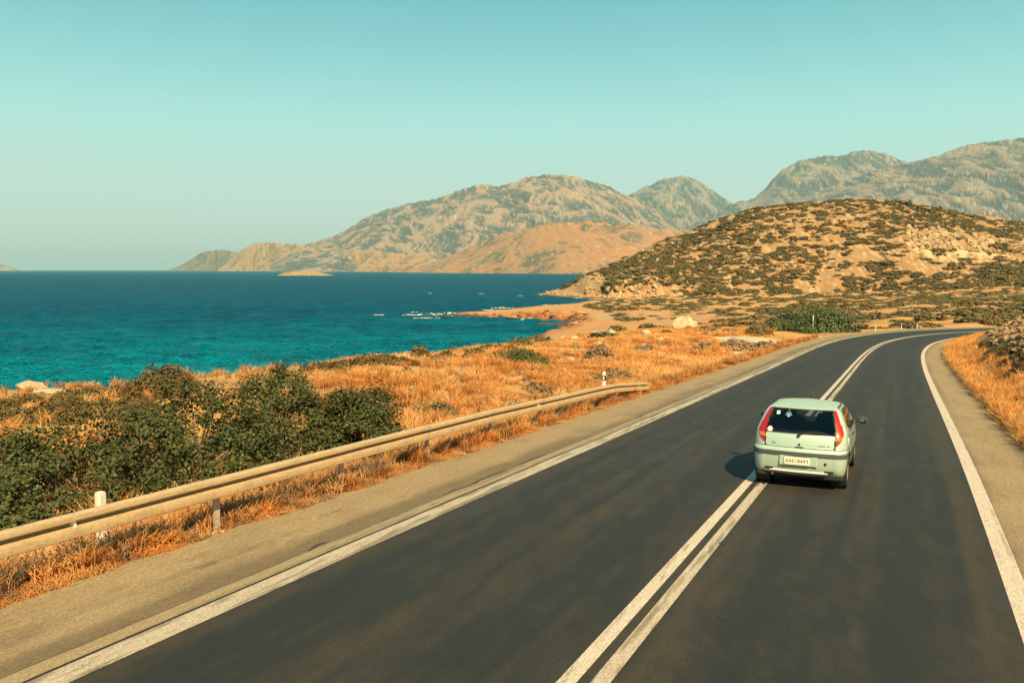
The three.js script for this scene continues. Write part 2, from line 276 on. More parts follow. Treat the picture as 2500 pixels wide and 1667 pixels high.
// ------------------------------------------------------------------ distant mountains and islands
const mountainMat = new THREE.MeshStandardMaterial({ vertexColors: true, roughness: 1 });
function mountain(name, label, sil, { base, depth, ridge = 1, cols = 420, rows = 90, seed = 1, pal, scrub = .1, fine = 1, gully = 1 }) {
  const xs = sil.map(p => p[0] * K), ys = sil.map(p => p[1] * K), x0 = xs[0], x1 = xs[xs.length - 1];
  const bx = base.map(p => p[0] * K), bd = base.map(p => p[1]);
  const nn = createNoise2D(rng(seed)), ridged = (a, b, o = 4) => { let s = 0, am = .5, f = 1; for (let k = 0; k < o; k++) { s += am * (1 - Math.abs(nn(a * f, b * f)) * 2); am *= .5; f *= 2.1; } return s; };
  const g = grid(cols, rows, (i, j) => {
    const px = mix(x0, x1, i / (cols - 1)), u = (px - IMG_W / 2) / FOCAL, t = j / (rows - 1) * 1.25;
    const Db = smoothInterp(bx, bd, px), Dr = Db + depth, Dc = Db + depth * t, sc = depth / 1000;
    const crag = (nn(px * .045, seed) * 2.2 + nn(px * .13, seed + 5) * 1.1 + nn(px * .33, seed + 9) * .5) * Math.min(1, (HORIZON - smoothInterp(xs, ys, px)) / 90), yr = EYE - Dr * (smoothInterp(xs, ys, px) - HORIZON) / FOCAL, yb = SEA_Y - 4;
    const wx = u * Dc / 1000, wd = Dc / 1000;
    const warp = .22 * nn(wx * 1.7 + 4, wd * 1.7), gl = ridged((wx * 2.1 + .9 * wd + warp) / fine, (wd * .75 - wx * .2 + warp) / fine, 3), gl2 = ridged((wx * 6.5 + wd * 2.6 + warp * 3) / fine + 9, (wd * 2.1 - wx * .8) / fine, 3);
    const vHi = ridged((wx * 13 + wd * 7) / fine, (wd * 9 - wx * 3) / fine, 2) - .3;
    let y;
    if (t <= 1) { const p = Math.pow(t, .92), env = Math.min(1, 4 * t * (1 - t) + .12); y = yb + (yr - yb) * p + (yr - yb) * gully * env * (.12 * (gl - .3) + .045 * (gl2 - .3) + .010 * vHi); } else y = yr - (yr - yb) * (t - 1) * 1.4;
    y += crag * Dr / FOCAL * sst(.86, 1, t);
    const va = nn(wx * 2.4 + 3, wd * 2.4), vb = nn((wx * 15 + wd * 8) / fine, (wd * 5 - wx * 3) / fine), vc = nn((wx * 46 + wd * 20) / fine, (wd * 26 - wx * 9) / fine), vd = nn((wx * 80) / fine + 5, wd * 70 / fine);
    let c = mix3(pal[0], pal[1], clamp(.5 + .6 * va + .2 * vb));
    const sc2 = .18 * vb + .22 * vc + .13 * vd + .30 * va - .75 * (gl - .38) - .70 * (gl2 - .32) - .25 * vHi + scrub;
    c = mix3(c, pal[2], sst(.05, .5, sc2) * .9);
    if (vb * .6 + nn(wx * 25, wd * 14) * .5 > .62) c = mix3(c, pal[3], .7);
    return { p: [u * Dc, y, -Dc], uv: [wx, wd], c };
  });
  put(new THREE.Mesh(g, mountainMat), name, { kind: 'structure', label, category: 'mountain' });
}
const PALE = [[.235, .172, .125], [.275, .188, .128], [.028, .05, .058], [.36, .28, .19]], ORANGE = [[.31, .155, .065], [.28, .165, .085], [.07, .07, .045], [.42, .28, .15]], GREY = [[.185, .15, .12], [.22, .168, .13], [.025, .046, .056], [.36, .31, .23]];
mountain('mountain', 'second grey peak behind the big mountain', [[1380, 470], [1440, 450], [1470, 436], [1500, 421], [1540, 411], [1575, 409], [1610, 425], [1640, 445], [1670, 464], [1710, 486], [1760, 515], [1800, 540]], { base: [[1380, 8800], [1800, 8800]], depth: 1900, cols: 220, seed: 21, pal: GREY, scrub: .14, gully: .6 });
mountain('mountain', 'domed grey crag rising behind the scrubby hill', [[1560, 530], [1620, 500], [1680, 468], [1720, 459], [1745, 441], [1775, 408], [1800, 387], [1830, 373], [1880, 362], [1920, 361], [1950, 353], [1980, 350], [2020, 357], [2050, 368], [2075, 380], [2120, 400], [2200, 430], [2300, 470]], { base: [[1560, 7600], [2300, 7600]], depth: 1700, cols: 420, rows: 110, seed: 22, pal: GREY, scrub: .13, gully: .45 });
mountain('mountain', 'tall ridge at the right edge of the picture', [[1560, 560], [1640, 524], [1720, 500], [1780, 478], [1830, 458], [1870, 444], [1920, 424], [1990, 397], [2050, 383], [2100, 371], [2150, 358], [2200, 340], [2250, 331], [2300, 326], [2352, 318], [2450, 309], [2600, 300], [2800, 300], [3000, 320]], { base: [[1560, 5200], [3000, 4600]], depth: 1900, cols: 560, rows: 120, seed: 23, pal: GREY, scrub: .13, gully: .45 });
mountain('mountain', 'broad pale mountain across the bay', [[620, 606], [690, 566], [725, 557], [760, 545], [800, 527], [850, 498], [900, 480], [950, 467], [1000, 459], [1050, 442], [1085, 430], [1110, 427], [1150, 429], [1185, 420], [1210, 410], [1240, 405], [1290, 405], [1330, 412], [1370, 422], [1400, 433], [1440, 452], [1500, 482], [1560, 520], [1640, 560]], { base: [[620, 6400], [1640, 5600]], depth: 1900, cols: 620, rows: 120, seed: 24, pal: PALE, scrub: .12, gully: .45 });
mountain('mountain', 'orange barren hill on the far shore', [[930, 624], [960, 614], [1000, 601], [1050, 581], [1100, 558], [1150, 540], [1200, 526], [1250, 517], [1300, 512], [1350, 510], [1400, 512], [1450, 518], [1500, 524], [1560, 530], [1650, 532], [1750, 540], [1850, 560]], { base: [[930, 4700], [1330, 3350], [1850, 3100]], depth: 750, cols: 420, seed: 25, pal: ORANGE, scrub: -.16, gully: .32, fine: .6 });
mountain('mountain', 'dark scrubby knoll at the left end of the low cape', [[388, 620.5], [420, 608], [450, 590], [468, 580], [500, 575], [530, 576], [556, 584], [580, 600], [600, 618]], { base: [[388, 11400], [600, 9600]], depth: 420, cols: 240, rows: 70, seed: 29, pal: [[.17, .125, .065], [.24, .155, .07], [.06, .06, .04], [.34, .23, .12]], scrub: .12, gully: .8, fine: .5 });
mountain('mountain', 'low tan cape running out behind the islet', [[500, 621], [530, 598], [548, 582], [562, 572], [580, 562], [600, 558], [640, 559], [700, 564], [740, 570], [800, 574], [860, 577], [900, 580], [960, 587], [1010, 597], [1060, 612]], { base: [[500, 9000], [640, 7800], [1000, 4800], [1060, 4500]], depth: 560, cols: 460, seed: 26, pal: [[.33, .20, .095], [.36, .205, .09], [.13, .095, .05], [.43, .29, .16]], scrub: -.04, gully: .5, fine: .5 });
mountain('island', 'distant headland at the left edge of the horizon', [[-160, 620], [-110, 598], [-60, 594], [0, 605], [25, 612], [48, 619.5]], { base: [[-160, 12800], [48, 12800]], depth: 500, cols: 120, rows: 40, seed: 27, pal: PALE, scrub: -.1 });
mountain('island', 'flat tan islet in front of the cape', [[634, 634], [648, 628], [665, 624], [690, 621.5], [715, 622], [740, 626], [770, 633]], { base: [[634, 2450], [770, 2450]], depth: 60, cols: 140, rows: 40, seed: 28, pal: [[.30, .19, .09], [.34, .21, .10], [.12, .09, .045], [.38, .27, .15]], scrub: -.1, fine: .06, gully: 1.6 });
console.log('mountains');
// ------------------------------------------------------------------ road
const roadMat = new THREE.MeshStandardMaterial({ vertexColors: true, map: asphaltTex, bumpMap: asphaltBump, bumpScale: .004, roughness: .80 });
const shoulderMat = new THREE.MeshStandardMaterial({ vertexColors: true, map: asphaltTex, bumpMap: asphaltBump, bumpScale: .005, roughness: .85 });
const paintMat = new THREE.MeshStandardMaterial({ vertexColors: true, map: asphaltTex, roughness: .6 });
function strip(o0, o1, cols, up, colour, sA = -40, sB = 215, edge0, edge1) {
  const ss = []; for (let s = sA; s <= sB; s += s < 30 ? .3 : s < 70 ? .6 : 1.2) ss.push(s);
  return grid(cols, ss.length, (i, j) => {
    const s = ss[j], a = edge0 ? o0 + edge0(s) : o0, b = edge1 ? o1 + edge1(s) : o1, o = mix(a, b, i / (cols - 1)), v = onRoad(s, o, up);
    return { p: [v.x, v.y, v.z], uv: [o / 2.6, s / 2.6], c: colour(s, o) };
  });
}
const DARK = [.012, .0145, .0145], DUSTY = [.050, .037, .0195], TAN = [.385, .282, .155], TANDARK = [.19, .138, .078];
const streak = (s, o, f = 1) => fbm(s * .045 * f, o * 1.5 * f, 3), blotch = (s, o) => fbm(s * .35, o * .8 + 20, 4);
{
  const road = new THREE.Group();
  part(road, 'carriageway', strip(-5.12, 4.30, 64, 0, (s, o) => {
    let k = .32 + .75 * fbm(s * .022, o * 2.4 + 5, 4) + .28 * blotch(s, o) + .45 * fbm(s * .5 + 3, o * 5.5, 3) + .22 * n2b(s * 2.2, o * 4);
    const line = Math.min(Math.abs(o), Math.abs(o - 4.16), Math.abs(o + 4.62));
    k += .45 * Math.exp(-((line / .55) ** 2)); // dust swept against the painted lines
    for (const w of [1.15, 2.95, -1.35, -3.3]) k -= .30 * Math.exp(-(((o - w - .12 * n2(s * .05, w)) / .36) ** 2)); // polished wheel tracks
    let c = mix3(DARK, DUSTY, clamp(k));
    if (n2b(s * .16 + 3, o * .5) > .66) c = mix3(c, [.03, .032, .033], .5);
    return c;
  }), roadMat);
  const rag = s => .10 * n2(s * .45, 1) + .07 * n2(s * 1.7, 4), rag2 = s => .10 * n2(s * .4, 8) + .08 * n2(s * 1.5, 14);
  const sh = (inner, outer) => (s, o) => { const t = clamp((o - inner) / (outer - inner)); let k = sst(.02, .5, t + .35 * streak(s, o) + .12 * blotch(s, o)); let c = mix3(TANDARK, TAN, clamp(k * .9 + .3 * blotch(s, o))); if (n2(s * .6, o * 2.2) > .80) c = mix3(c, TANDARK, .5); return c; };
  part(road, 'shoulder', strip(EDGE_L, -5.12, 14, 0, sh(-5.12, EDGE_L), -40, 215, rag, null), shoulderMat, { label: 'wide dusty paved shoulder beside the guardrail' });
  part(road, 'shoulder', strip(4.30, EDGE_R, 12, 0, sh(3.6, EDGE_R), -40, 215, null, rag2), shoulderMat, { label: 'narrow dusty shoulder under the bank' });
  const wear = (base, worn, th, f) => (s, o) => { const w = fbm(s * .12 * f, o * 7, 3) + .6 * fbm(s * 1.1, o * 5 + 7, 3); return mix3(base, worn, sst(th, th + .3, w)); };
  part(road, 'edge_line', strip(-4.80, -4.44, 9, .004, wear([.56, .47, .37], [.27, .21, .135], .0, 1)), paintMat, { label: 'worn white edge line on the sea side' });
  part(road, 'old_edge_line', strip(-5.10, -4.85, 7, .004, wear([.40, .30, .165], [.24, .175, .10], .1, 1)), paintMat, { label: 'faded yellowish old edge line' });
  part(road, 'centre_line', strip(-.235, -.055, 6, .004, wear([.70, .595, .50], [.42, .34, .25], .36, 1)), paintMat);
  part(road, 'centre_line', strip(.065, .245, 6, .004, wear([.61, .505, .40], [.30, .235, .16], .10, 1)), paintMat);
  part(road, 'edge_line', strip(4.03, 4.292, 7, .004, wear([.71, .605, .51], [.46, .38, .29], .42, 1)), paintMat, { label: 'clean white edge line beside the bank' });
  { // cracked tar along the outer edge of the old line
    const r = rng(5), gs = [];
    for (const [s0, len] of [[8.5, 2.8], [12, 1.6], [21, 1.4], [4.4, .5], [33, 1.0]]) {
      const n = Math.ceil(len / .12); gs.push(grid(2, n, (i, j) => { const s = s0 + j * .12, w = .012 + .035 * Math.abs(n2(s * 3, 2)) * Math.sin(Math.PI * (j + .5) / n); const v = onRoad(s, -5.16 + .06 * n2(s * 1.1, 6) + (i ? w : -w), .004); return { p: [v.x, v.y, v.z], uv: [0, 0] }; }));
    }
    gs.forEach(g => part(road, 'crack', g, new THREE.MeshStandardMaterial({ color: lin(.02, .02, .02), roughness: .9 })));
    for (const [s, o, a, b] of [[3.2, -5.95, .26, .06], [2.35, -5.35, .14, .02], [6.5, -6.2, .14, .025], [6.2, -1.4, .10, .05], [7.6, .28, .12, .05], [4.5, .9, .09, .05], [16, 3.1, .3, .10]]) {
      const sh2 = new THREE.Shape(); for (let k = 0; k < 18; k++) { const an = k / 18 * 2 * Math.PI, q = 1 + .35 * n2(Math.cos(an) * 1.3 + s, Math.sin(an) * 1.3 + o); const X = Math.cos(an) * b * q, Y = Math.sin(an) * a * q; k ? sh2.lineTo(X, Y) : sh2.moveTo(X, Y); }
      const g = new THREE.ShapeGeometry(sh2); g.rotateX(-Math.PI / 2); g.rotateY(-headingAt(s)); const v = onRoad(s, o, .006); g.translate(v.x, v.y, v.z);
      part(road, 'oil_stain', g, new THREE.MeshStandardMaterial({ color: o < -5.1 ? lin(.15, .105, .055) : lin(.014, .015, .015), roughness: .7 }));
    }
  }
  put(road, 'road', { kind: 'structure', label: 'two lane asphalt road with double white centre line curving right', category: 'road' });
}

// ------------------------------------------------------------------ guardrail
const zinc = new THREE.MeshStandardMaterial({ color: lin(.56, .41, .235), roughness: .5, metalness: .2, map: grainTex, bumpMap: grainBump, bumpScale: .002 });
const zincDull = new THREE.MeshStandardMaterial({ color: lin(.42, .37, .29), roughness: .65, metalness: .2 });
const reflectorMat = new THREE.MeshPhysicalMaterial({ color: lin(.8, .78, .72), roughness: .25, clearcoat: .6 });
{
  const rail = new THREE.Group();
  // W profile: [outwards towards the road, height]
  const prof = [[.012, .168], [.080, .162], [.112, .146], [.120, .112], [.116, .078], [.085, .062], [.002, .050], [0, .008], [.075, -.006], [.110, -.022], [.120, -.056], [.120, -.112], [.112, -.148], [.080, -.166], [.012, -.172]];
  const path = s => { // s along the rail -> [o, up]; the far end bends away and drops
    return [interp([-20, 5, 24, 29.8], [-7.3, -7.3, -7.42, -7.2], s), interp([-20, 15, 22, 26, 29.8], [.70, .72, .62, .56, .33], s)]; };
  const beam = (a, b, lap) => { const n = Math.max(2, Math.ceil((b - a) / .4) + 1); const g1 = [];
    const mk = (th) => grid(prof.length, n, (i, j) => { const s = mix(a, b, j / (n - 1)), [o, up] = path(s), v = onRoad(s, o + prof[i][0] + th + lap, 0), gy = onRoad(s, -7, 0).y; return { p: [v.x, gy - .07 + up + prof[i][1], v.z], uv: [s * .14, i * .05] }; }, th < 0);
    g1.push(toCreasedNormals(mk(0), .5), toCreasedNormals(mk(-.004), .5)); return mergeGeometries(g1); };
  const joints = [-14, -10.4, -6.8, -3.2, .8, 4.8, 8.2, 11.6, 15.0, 18.6, 22.2, 25.8, 29.8];
  for (let k = 0; k < joints.length - 1; k++) part(rail, 'beam', beam(joints[k] - (k ? .16 : 0), joints[k + 1] + .02, k % 2 ? .010 : 0), zinc);
  for (const s of [-10.2, -6.6, -3, 1, 4.9, 8.3, 11.7, 15.1, 18.7, 22.3, 26.2]) {
    const [o, up] = path(s), v = onRoad(s, o - .09, 0), gy = landAt(v.x, v.z), top = onRoad(s, -7, 0).y - .07 + up + .1, len = top - gy + .35;
    const c = new THREE.Shape([[-.05, -.03], [.05, -.03], [.05, -.018], [-.04, -.018], [-.04, .018], [.05, .018], [.05, .03], [-.05, .03]].map(p => new THREE.Vector2(...p)));
    const g = new THREE.ExtrudeGeometry(c, { depth: len, bevelEnabled: false }); g.rotateX(-Math.PI / 2); g.rotateY(-headingAt(s) + Math.PI / 2); g.translate(v.x, gy - .35, v.z);
    const p = part(rail, 'post', g, zincDull);
    const sp = new RoundedBoxGeometry(.09, .17, .07, 2, .01); sp.rotateY(-headingAt(s)); const w = onRoad(s, o - .035, 0); sp.translate(w.x, onRoad(s, -7, 0).y - .07 + up, w.z); part(p, 'spacer', sp, zincDull);
    const b = new THREE.CylinderGeometry(.018, .022, .018, 8); b.rotateZ(Math.PI / 2); b.rotateY(-headingAt(s)); const q = onRoad(s, o + .012, 0); b.translate(q.x, onRoad(s, -7, 0).y - .07 + up, q.z); part(p, 'bolt', b, zincDull);
  }
  for (const s of joints.slice(1, -1)) for (const dy of [.09, -.09]) { const [o, up] = path(s - .08), q = onRoad(s - .08, o + .09, 0), b = new THREE.CylinderGeometry(.013, .016, .012, 8); b.rotateZ(Math.PI / 2); b.rotateY(-headingAt(s)); b.translate(q.x, onRoad(s, -7, 0).y - .07 + up + dy, q.z); part(rail, 'bolt', b, zincDull); }
  for (const s of [2.2, 18.2, 28.8]) { const [o, up] = path(s), sh = new THREE.Shape([[-.05, -.06], [.05, -.06], [.035, .06], [-.035, .06]].map(p => new THREE.Vector2(...p))); const g = new THREE.ExtrudeGeometry(sh, { depth: .02, bevelEnabled: true, bevelSize: .004, bevelThickness: .004, bevelSegments: 1 });
    g.rotateY(-headingAt(s) + .5); const q = onRoad(s, o + .035, 0); g.translate(q.x, onRoad(s, -7, 0).y - .07 + up, q.z); part(rail, 'reflector', g, reflectorMat); }
  put(rail, 'guardrail', { label: 'galvanised steel guardrail along the left roadside, its far end bent down', category: 'guardrail' });
}

// ------------------------------------------------------------------ roadside marker posts and pole
const white = new THREE.MeshStandardMaterial({ color: lin(.62, .56, .48), roughness: .6 }), black = new THREE.MeshStandardMaterial({ color: lin(.02, .02, .022), roughness: .6 }), redRefl = new THREE.MeshPhysicalMaterial({ color: lin(.5, .06, .02), roughness: .3, clearcoat: .5 });
function marker(x, z, turn, label, { h = .95, tilt = 0, band: bd = [.70, .88] } = {}) {
  const t = new THREE.Group(), y = landAt(x, z);
  const sec = new THREE.Shape(); sec.moveTo(-.06, -.045); sec.quadraticCurveTo(0, -.07, .06, -.045); sec.lineTo(.05, .05); sec.quadraticCurveTo(0, .065, -.05, .05); sec.closePath();
  const prism = (y0, y1, k = 1) => { const g = new THREE.ExtrudeGeometry(sec, { depth: y1 - y0, bevelEnabled: k === 1, bevelSize: .004, bevelThickness: .004, bevelSegments: 1 }); g.rotateX(-Math.PI / 2); g.scale(k, 1, k); g.translate(0, y0, 0); return g; };
  part(t, 'shaft', prism(-.2, h * .97), white);
  if (bd) { const band = part(t, 'black_band', prism(h * bd[0], h * bd[1], 1.16), black);
  const rf = new RoundedBoxGeometry(.06, h * (bd[1] - bd[0]) * .6, .012, 2, .004); rf.translate(0, h * (bd[0] + bd[1]) / 2, .084); part(band, 'reflector', rf, reflectorMat); }
  const cap = prism(h * .97 + .004, h, .98); part(t, 'cap', cap, white);
  t.position.set(x, y, z); t.rotation.set(tilt, turn, tilt * .5);
  put(t, 'marker_post', { label, category: 'marker post', group: 'roadside marker posts' });
}
{
  const a = onRoad(26.1, -7.85); marker(a.x, a.z, -headingAt(26), 'white marker post with black band behind the guardrail end', { h: 1.32, band: [.74, .88] });
  const b = onRoad(3.1, -7.85); marker(b.x, b.z, -headingAt(3), 'blank white post top standing behind the near guardrail', { h: 1.08, band: null });
  const c = onRoad(112.5, -7.6); marker(c.x, c.z, -.5, 'white marker post at the bend, nearest the dark green bush', { h: 1.08 });
  const d = onRoad(119, -7.4); marker(d.x, d.z, -.6, 'white marker post at the bend, middle of three', { h: .74 });
  const e = onRoad(122.5, -7.2); marker(e.x, e.z, -.6, 'white marker post at the bend, farthest right of three', { h: .74 });
  const t = new THREE.Group(), p = hit(1985, 814);
  const g = new THREE.CylinderGeometry(.07, .07, 2.5, 12); g.translate(0, 1.05, 0); part(t, 'pole', g, white);
  const cap = new THREE.SphereGeometry(.074, 10, 6); cap.translate(0, 2.3, 0); part(t, 'cap', cap, white);
  const pl = new RoundedBoxGeometry(.022, .62, .62, 2, .008); pl.rotateX(Math.PI / 4); pl.scale(1, 1, 1); pl.translate(-.09, 1.98, 0); part(t, 'sign_plate', pl, black, { label: 'dark sign plate seen edge on' });
  t.position.set(p.x, landAt(p.x, p.z), p.z); t.rotation.y = -.36; put(t, 'sign_pole', { label: 'thin white sign pole standing before the big dark bush', category: 'sign pole' });
}
console.log('road furniture');

// ------------------------------------------------------------------ rocks
const rockMats = [[.50, .40, .26], [.44, .32, .19], [.54, .44, .30]].map(c => new THREE.MeshStandardMaterial({ color: lin(...c), map: grainTex, bumpMap: grainBump, bumpScale: .03, roughness: .95 }));
function rockGeo(seed, det = 2) { let g = new THREE.IcosahedronGeometry(1, det); g.deleteAttribute('uv'); g.deleteAttribute('normal'); g = mergeVertices(g, 1e-4); const p = g.attributes.position, r = rng(seed), ox = r() * 50; const cuts = [...Array(7)].map(() => { const v = new THREE.Vector3(r() - .5, r() - .4, r() - .5).normalize(); return [v, .55 + .3 * r()]; });
  for (let i = 0; i < p.count; i++) { const v = new THREE.Vector3().fromBufferAttribute(p, i); for (const [n, d] of cuts) { const k = v.dot(n); if (k > d) v.addScaledVector(n, d - k); } v.multiplyScalar(1 + .16 * n3(v.x * 1.8 + ox, v.y * 1.8, v.z * 1.8) + .09 * n3(v.x * 4.5 + ox, v.y * 4.5, v.z * 4.5) + .03 * n3(v.x * 11 + ox, v.y * 11, v.z * 11)); p.setXYZ(i, v.x, v.y, v.z); }
  const uv = new Float32Array(p.count * 2); for (let i = 0; i < p.count; i++) { uv[i * 2] = p.getX(i) * .4 + p.getZ(i) * .3; uv[i * 2 + 1] = p.getY(i) * .4 + p.getZ(i) * .2; } g.setAttribute('uv', new THREE.BufferAttribute(uv, 2));
  const q = toCreasedNormals(g, .55); return q; }
const rockGeos = [...Array(8)].map((_, k) => rockGeo(300 + k, k < 2 ? 4 : 3));
function rock(name, label, v, [sx, sy, sz], turn, k, category, group, sink = .25) { const m = new THREE.Mesh(rockGeos[k % rockGeos.length], rockMats[k % 3]); m.scale.set(sx, sy, sz); m.rotation.y = turn; m.position.set(v.x, landAt(v.x, v.z) + sy * (1 - sink * 2) * .5, v.z); return put(m, name, { label, category, ...(group ? { group } : {}) }); }
{
  const r = rng(91);
  const b = hit(1672, 803); rock('boulder', 'large pale boulder standing alone on the flat field', b, [2.5, 1.9, 1.9], .6, 0, 'boulder', null, .2);
  const whites = [[1455, 819, .8], [1478, 824, .6], [1490, 817, 1.1], [1503, 822, .7], [1578, 819, 1.0], [1590, 823, .6], [1375, 825, .7], [1404, 827, .6], [1420, 833, .6], [1432, 829, .5], [1598, 834, .6], [1612, 835, .5], [1462, 843, .45], [1545, 830, .5], [1548, 854, .35], [1572, 849, .45], [1505, 854, .4], [1655, 843, .4], [1676, 842, .5], [1700, 845, .4], [1530, 815, .5], [1350, 838, .4]];
  for (const [px, py, s] of whites) { const v = hit(px, py); if (v) rock('white_rock', 'white limestone rock in the dry grass above the cove', v, [s * 1.1, s * .7, s * .8], r() * 6, Math.floor(r() * 8), 'rock', 'white rocks above the cove'); }
  for (const [px, py, s, l] of [[28, 1020, .5, 'pinkish rock in the brush at the left edge'], [72, 955, .6, 'pale rock on the crest at the left edge, left of the white slab'], [336, 964, .35, 'small pale rock under the left of the dark round tree'], [415, 952, .35, 'small pale rock under the middle of the dark round tree']]) { const v = hit(px, py); if (v) rock('rock', l, v, [s * 1.2, s * .7, s], r() * 6, 3, 'rock'); }
  { const v = hit(118, 958); if (v) rock('rock', 'long white rock slab on the left crest above the sea', v, [.8, .13, .4], .2, 2, 'rock'); }
  for (const [px, py, s] of [[983, 945, .28], [1008, 951, .22], [1105, 938, .25], [1295, 882, .25], [1320, 880, .2], [1390, 880, .3], [985, 1060, .16], [960, 1062, .12]]) { const v = hit(px, py); if (v) rock('field_stone', 'small pale stone lying in the orange grass', v, [s * 1.3, s * .6, s], r() * 6, Math.floor(r() * 8), 'stone', 'pale stones in the grass'); }
  const bankMat = new THREE.MeshStandardMaterial({ color: lin(.40, .255, .135), map: grainTex, bumpMap: grainBump, bumpScale: .03, roughness: .95 });
  // pale stones heaped on the cut bank at the right
  for (let k = 0, n = 0; k < 2500 && n < 210; k++) { const px = 2390 + r() * 150, py = 770 + r() * 95; const edge = 770 + 45 * sst(2440, 2395, px); if (py < edge || py > 820 + (px - 2395) * .45 + 14 * n2(px * .05, 2) || n2b(px * .03, py * .05) < -.45) continue; const v = hit(px, py, 30, 140); if (!v || -v.z > 100) continue; const [, o] = nearRoad(v.x, -v.z); if (o < 6.5) continue; const s = .14 + .22 * r() * r() + .05 * r(); rock('bank_stone', 'pale broken stone on the cut bank right of the bend', v, [s * (1 + .5 * r()), s * .7, s], r() * 6, Math.floor(r() * 8), 'stone', 'stones on the cut bank', .1).material = bankMat; n++; }
  { // broken blocks along the orange ledges of the cove
    const lm = [[.42, .18, .065], [.30, .13, .05], [.20, .09, .04], [.44, .26, .12]].map(c => new THREE.MeshStandardMaterial({ color: lin(...c), map: grainTex, roughness: .95 }));
    const line = [[16.5, 243], [18.5, 250], [19.5, 271], [21, 285], [19.5, 297], [7.4, 306], [-7.3, 317], [-24, 332]], seg = []; let L = 0; for (let i = 1; i < line.length; i++) { const d = Math.hypot(line[i][0] - line[i - 1][0], line[i][1] - line[i - 1][1]); seg.push([L, d]); L += d; }
    for (let k = 0; k < 90; k++) { const q = r() * L, i = seg.findIndex(s => q < s[0] + s[1]), t = (q - seg[i][0]) / seg[i][1], inl = (r() * 5 - .6), X = mix(line[i][0], line[i + 1][0], t) + (i < 4 ? inl : inl * .3), D = mix(line[i][1], line[i + 1][1], t) + (i < 4 ? 0 : inl), y = Math.max(land(X, D), SEA_Y - .2), s = .4 + .9 * r() * r(); const m = new THREE.Mesh(rockGeos[2 + k % 6], lm[Math.floor(r() * 4)]); m.scale.set(s * (1.4 + r()), s * .55, s); m.rotation.set(.15 * (r() - .5), r() * 6, .15 * (r() - .5)); m.position.set(X, y + .1 * s, -D); put(m, 'ledge_rock', { label: 'orange brown block on the broken ledge of the cove', category: 'rock', group: 'blocks on the cove ledges' }); }
  }
  // low dark rocks awash off the ledge
  const reefMat = new THREE.MeshStandardMaterial({ color: lin(.075, .055, .04), roughness: .6, map: grainTex });
  const reef = [[1075, 769.5, 5, .5], [1105, 769, 6, .7], [1140, 772, 6, .6], [1040, 771, 4, .35], [1335, 793.5, 4, .9], [1372, 796, 7, 1.3], [1390, 799, 4, 1.2], [1355, 817.5, 4, .5], [1372, 816, 3, .6], [1380, 743, 5, .6], [1402, 744, 6, .8], [925, 770, 1.6, .3]];
  reef.forEach(([px, py, w, h], k) => { const D = (EYE - SEA_Y) * FOCAL / (py - HORIZON), v = pt(px, py, D); const m = new THREE.Mesh(rockGeos[k % 8], reefMat); m.scale.set(w, h * 1.3, w * .6); m.position.set(v.x, SEA_Y - .1, v.z); put(m, 'sea_rock', { label: k < 4 ? 'dark low rock awash off the tip of the rock spit' : k < 9 ? 'dark wet rock at the inner end of the cove' : k < 11 ? 'dark wet rock in the surf behind the rock spit' : 'small lone rock breaking the sea left of the spit', category: 'rock', group: k < 4 ? 'rocks off the spit' : k < 9 ? 'rocks in the cove' : k < 11 ? 'rocks behind the spit' : 'lone rocks' }); });
  // foam where the swell breaks: thin ragged rafts of froth
  const foamMat = new THREE.MeshStandardMaterial({ color: lin(.72, .74, .70), roughness: .9 }), fg = [];
  const raft = (px, py, w, d, seed) => { const D = (EYE - SEA_Y) * FOCAL / (py - HORIZON), v = pt(px, py, D), q = rng(seed); for (let i = 0; i < 34; i++) { const gx = new THREE.IcosahedronGeometry(1, 1); const s = .2 + .8 * q() * q(), t = (q() - .5); gx.scale(s * w * .07, .05 + .10 * q(), s * d * .16); gx.translate(v.x + t * w, SEA_Y + .10, v.z + (q() + q() - 1) * d + d * .8 * n2(t * 3 + seed, 1)); fg.push(gx); } };
  [[1030, 769, 16, 3], [1075, 766.5, 18, 3], [1130, 764, 16, 3], [1180, 763, 14, 2.5], [1240, 752, 16, 3], [1205, 757, 12, 2], [1350, 744.5, 12, 4], [1372, 745, 10, 4], [1040, 777, 10, 1.5], [1320, 780.5, 14, 1], [1370, 781.5, 8, .8], [1420, 727.5, 10, 2], [1455, 730, 8, 2], [1330, 720.5, 8, 2], [1012, 762, 3, 1], [1029, 731, 2.4, 1.2], [925, 769, 4, 1.2], [1345, 794.5, 3, .8], [1175, 717, 4, 1.2], [1050, 716, 3, 1], [1270, 722, 4, 1.5], [1215, 757, 5, 2]].forEach((a, k) => raft(...a, 700 + k));
  const fm = new THREE.Mesh(mergeGeometries(fg), foamMat); put(fm, 'sea_foam', { kind: 'stuff', label: 'white surf breaking around the rock spit', category: 'foam' });
}
console.log('rocks');

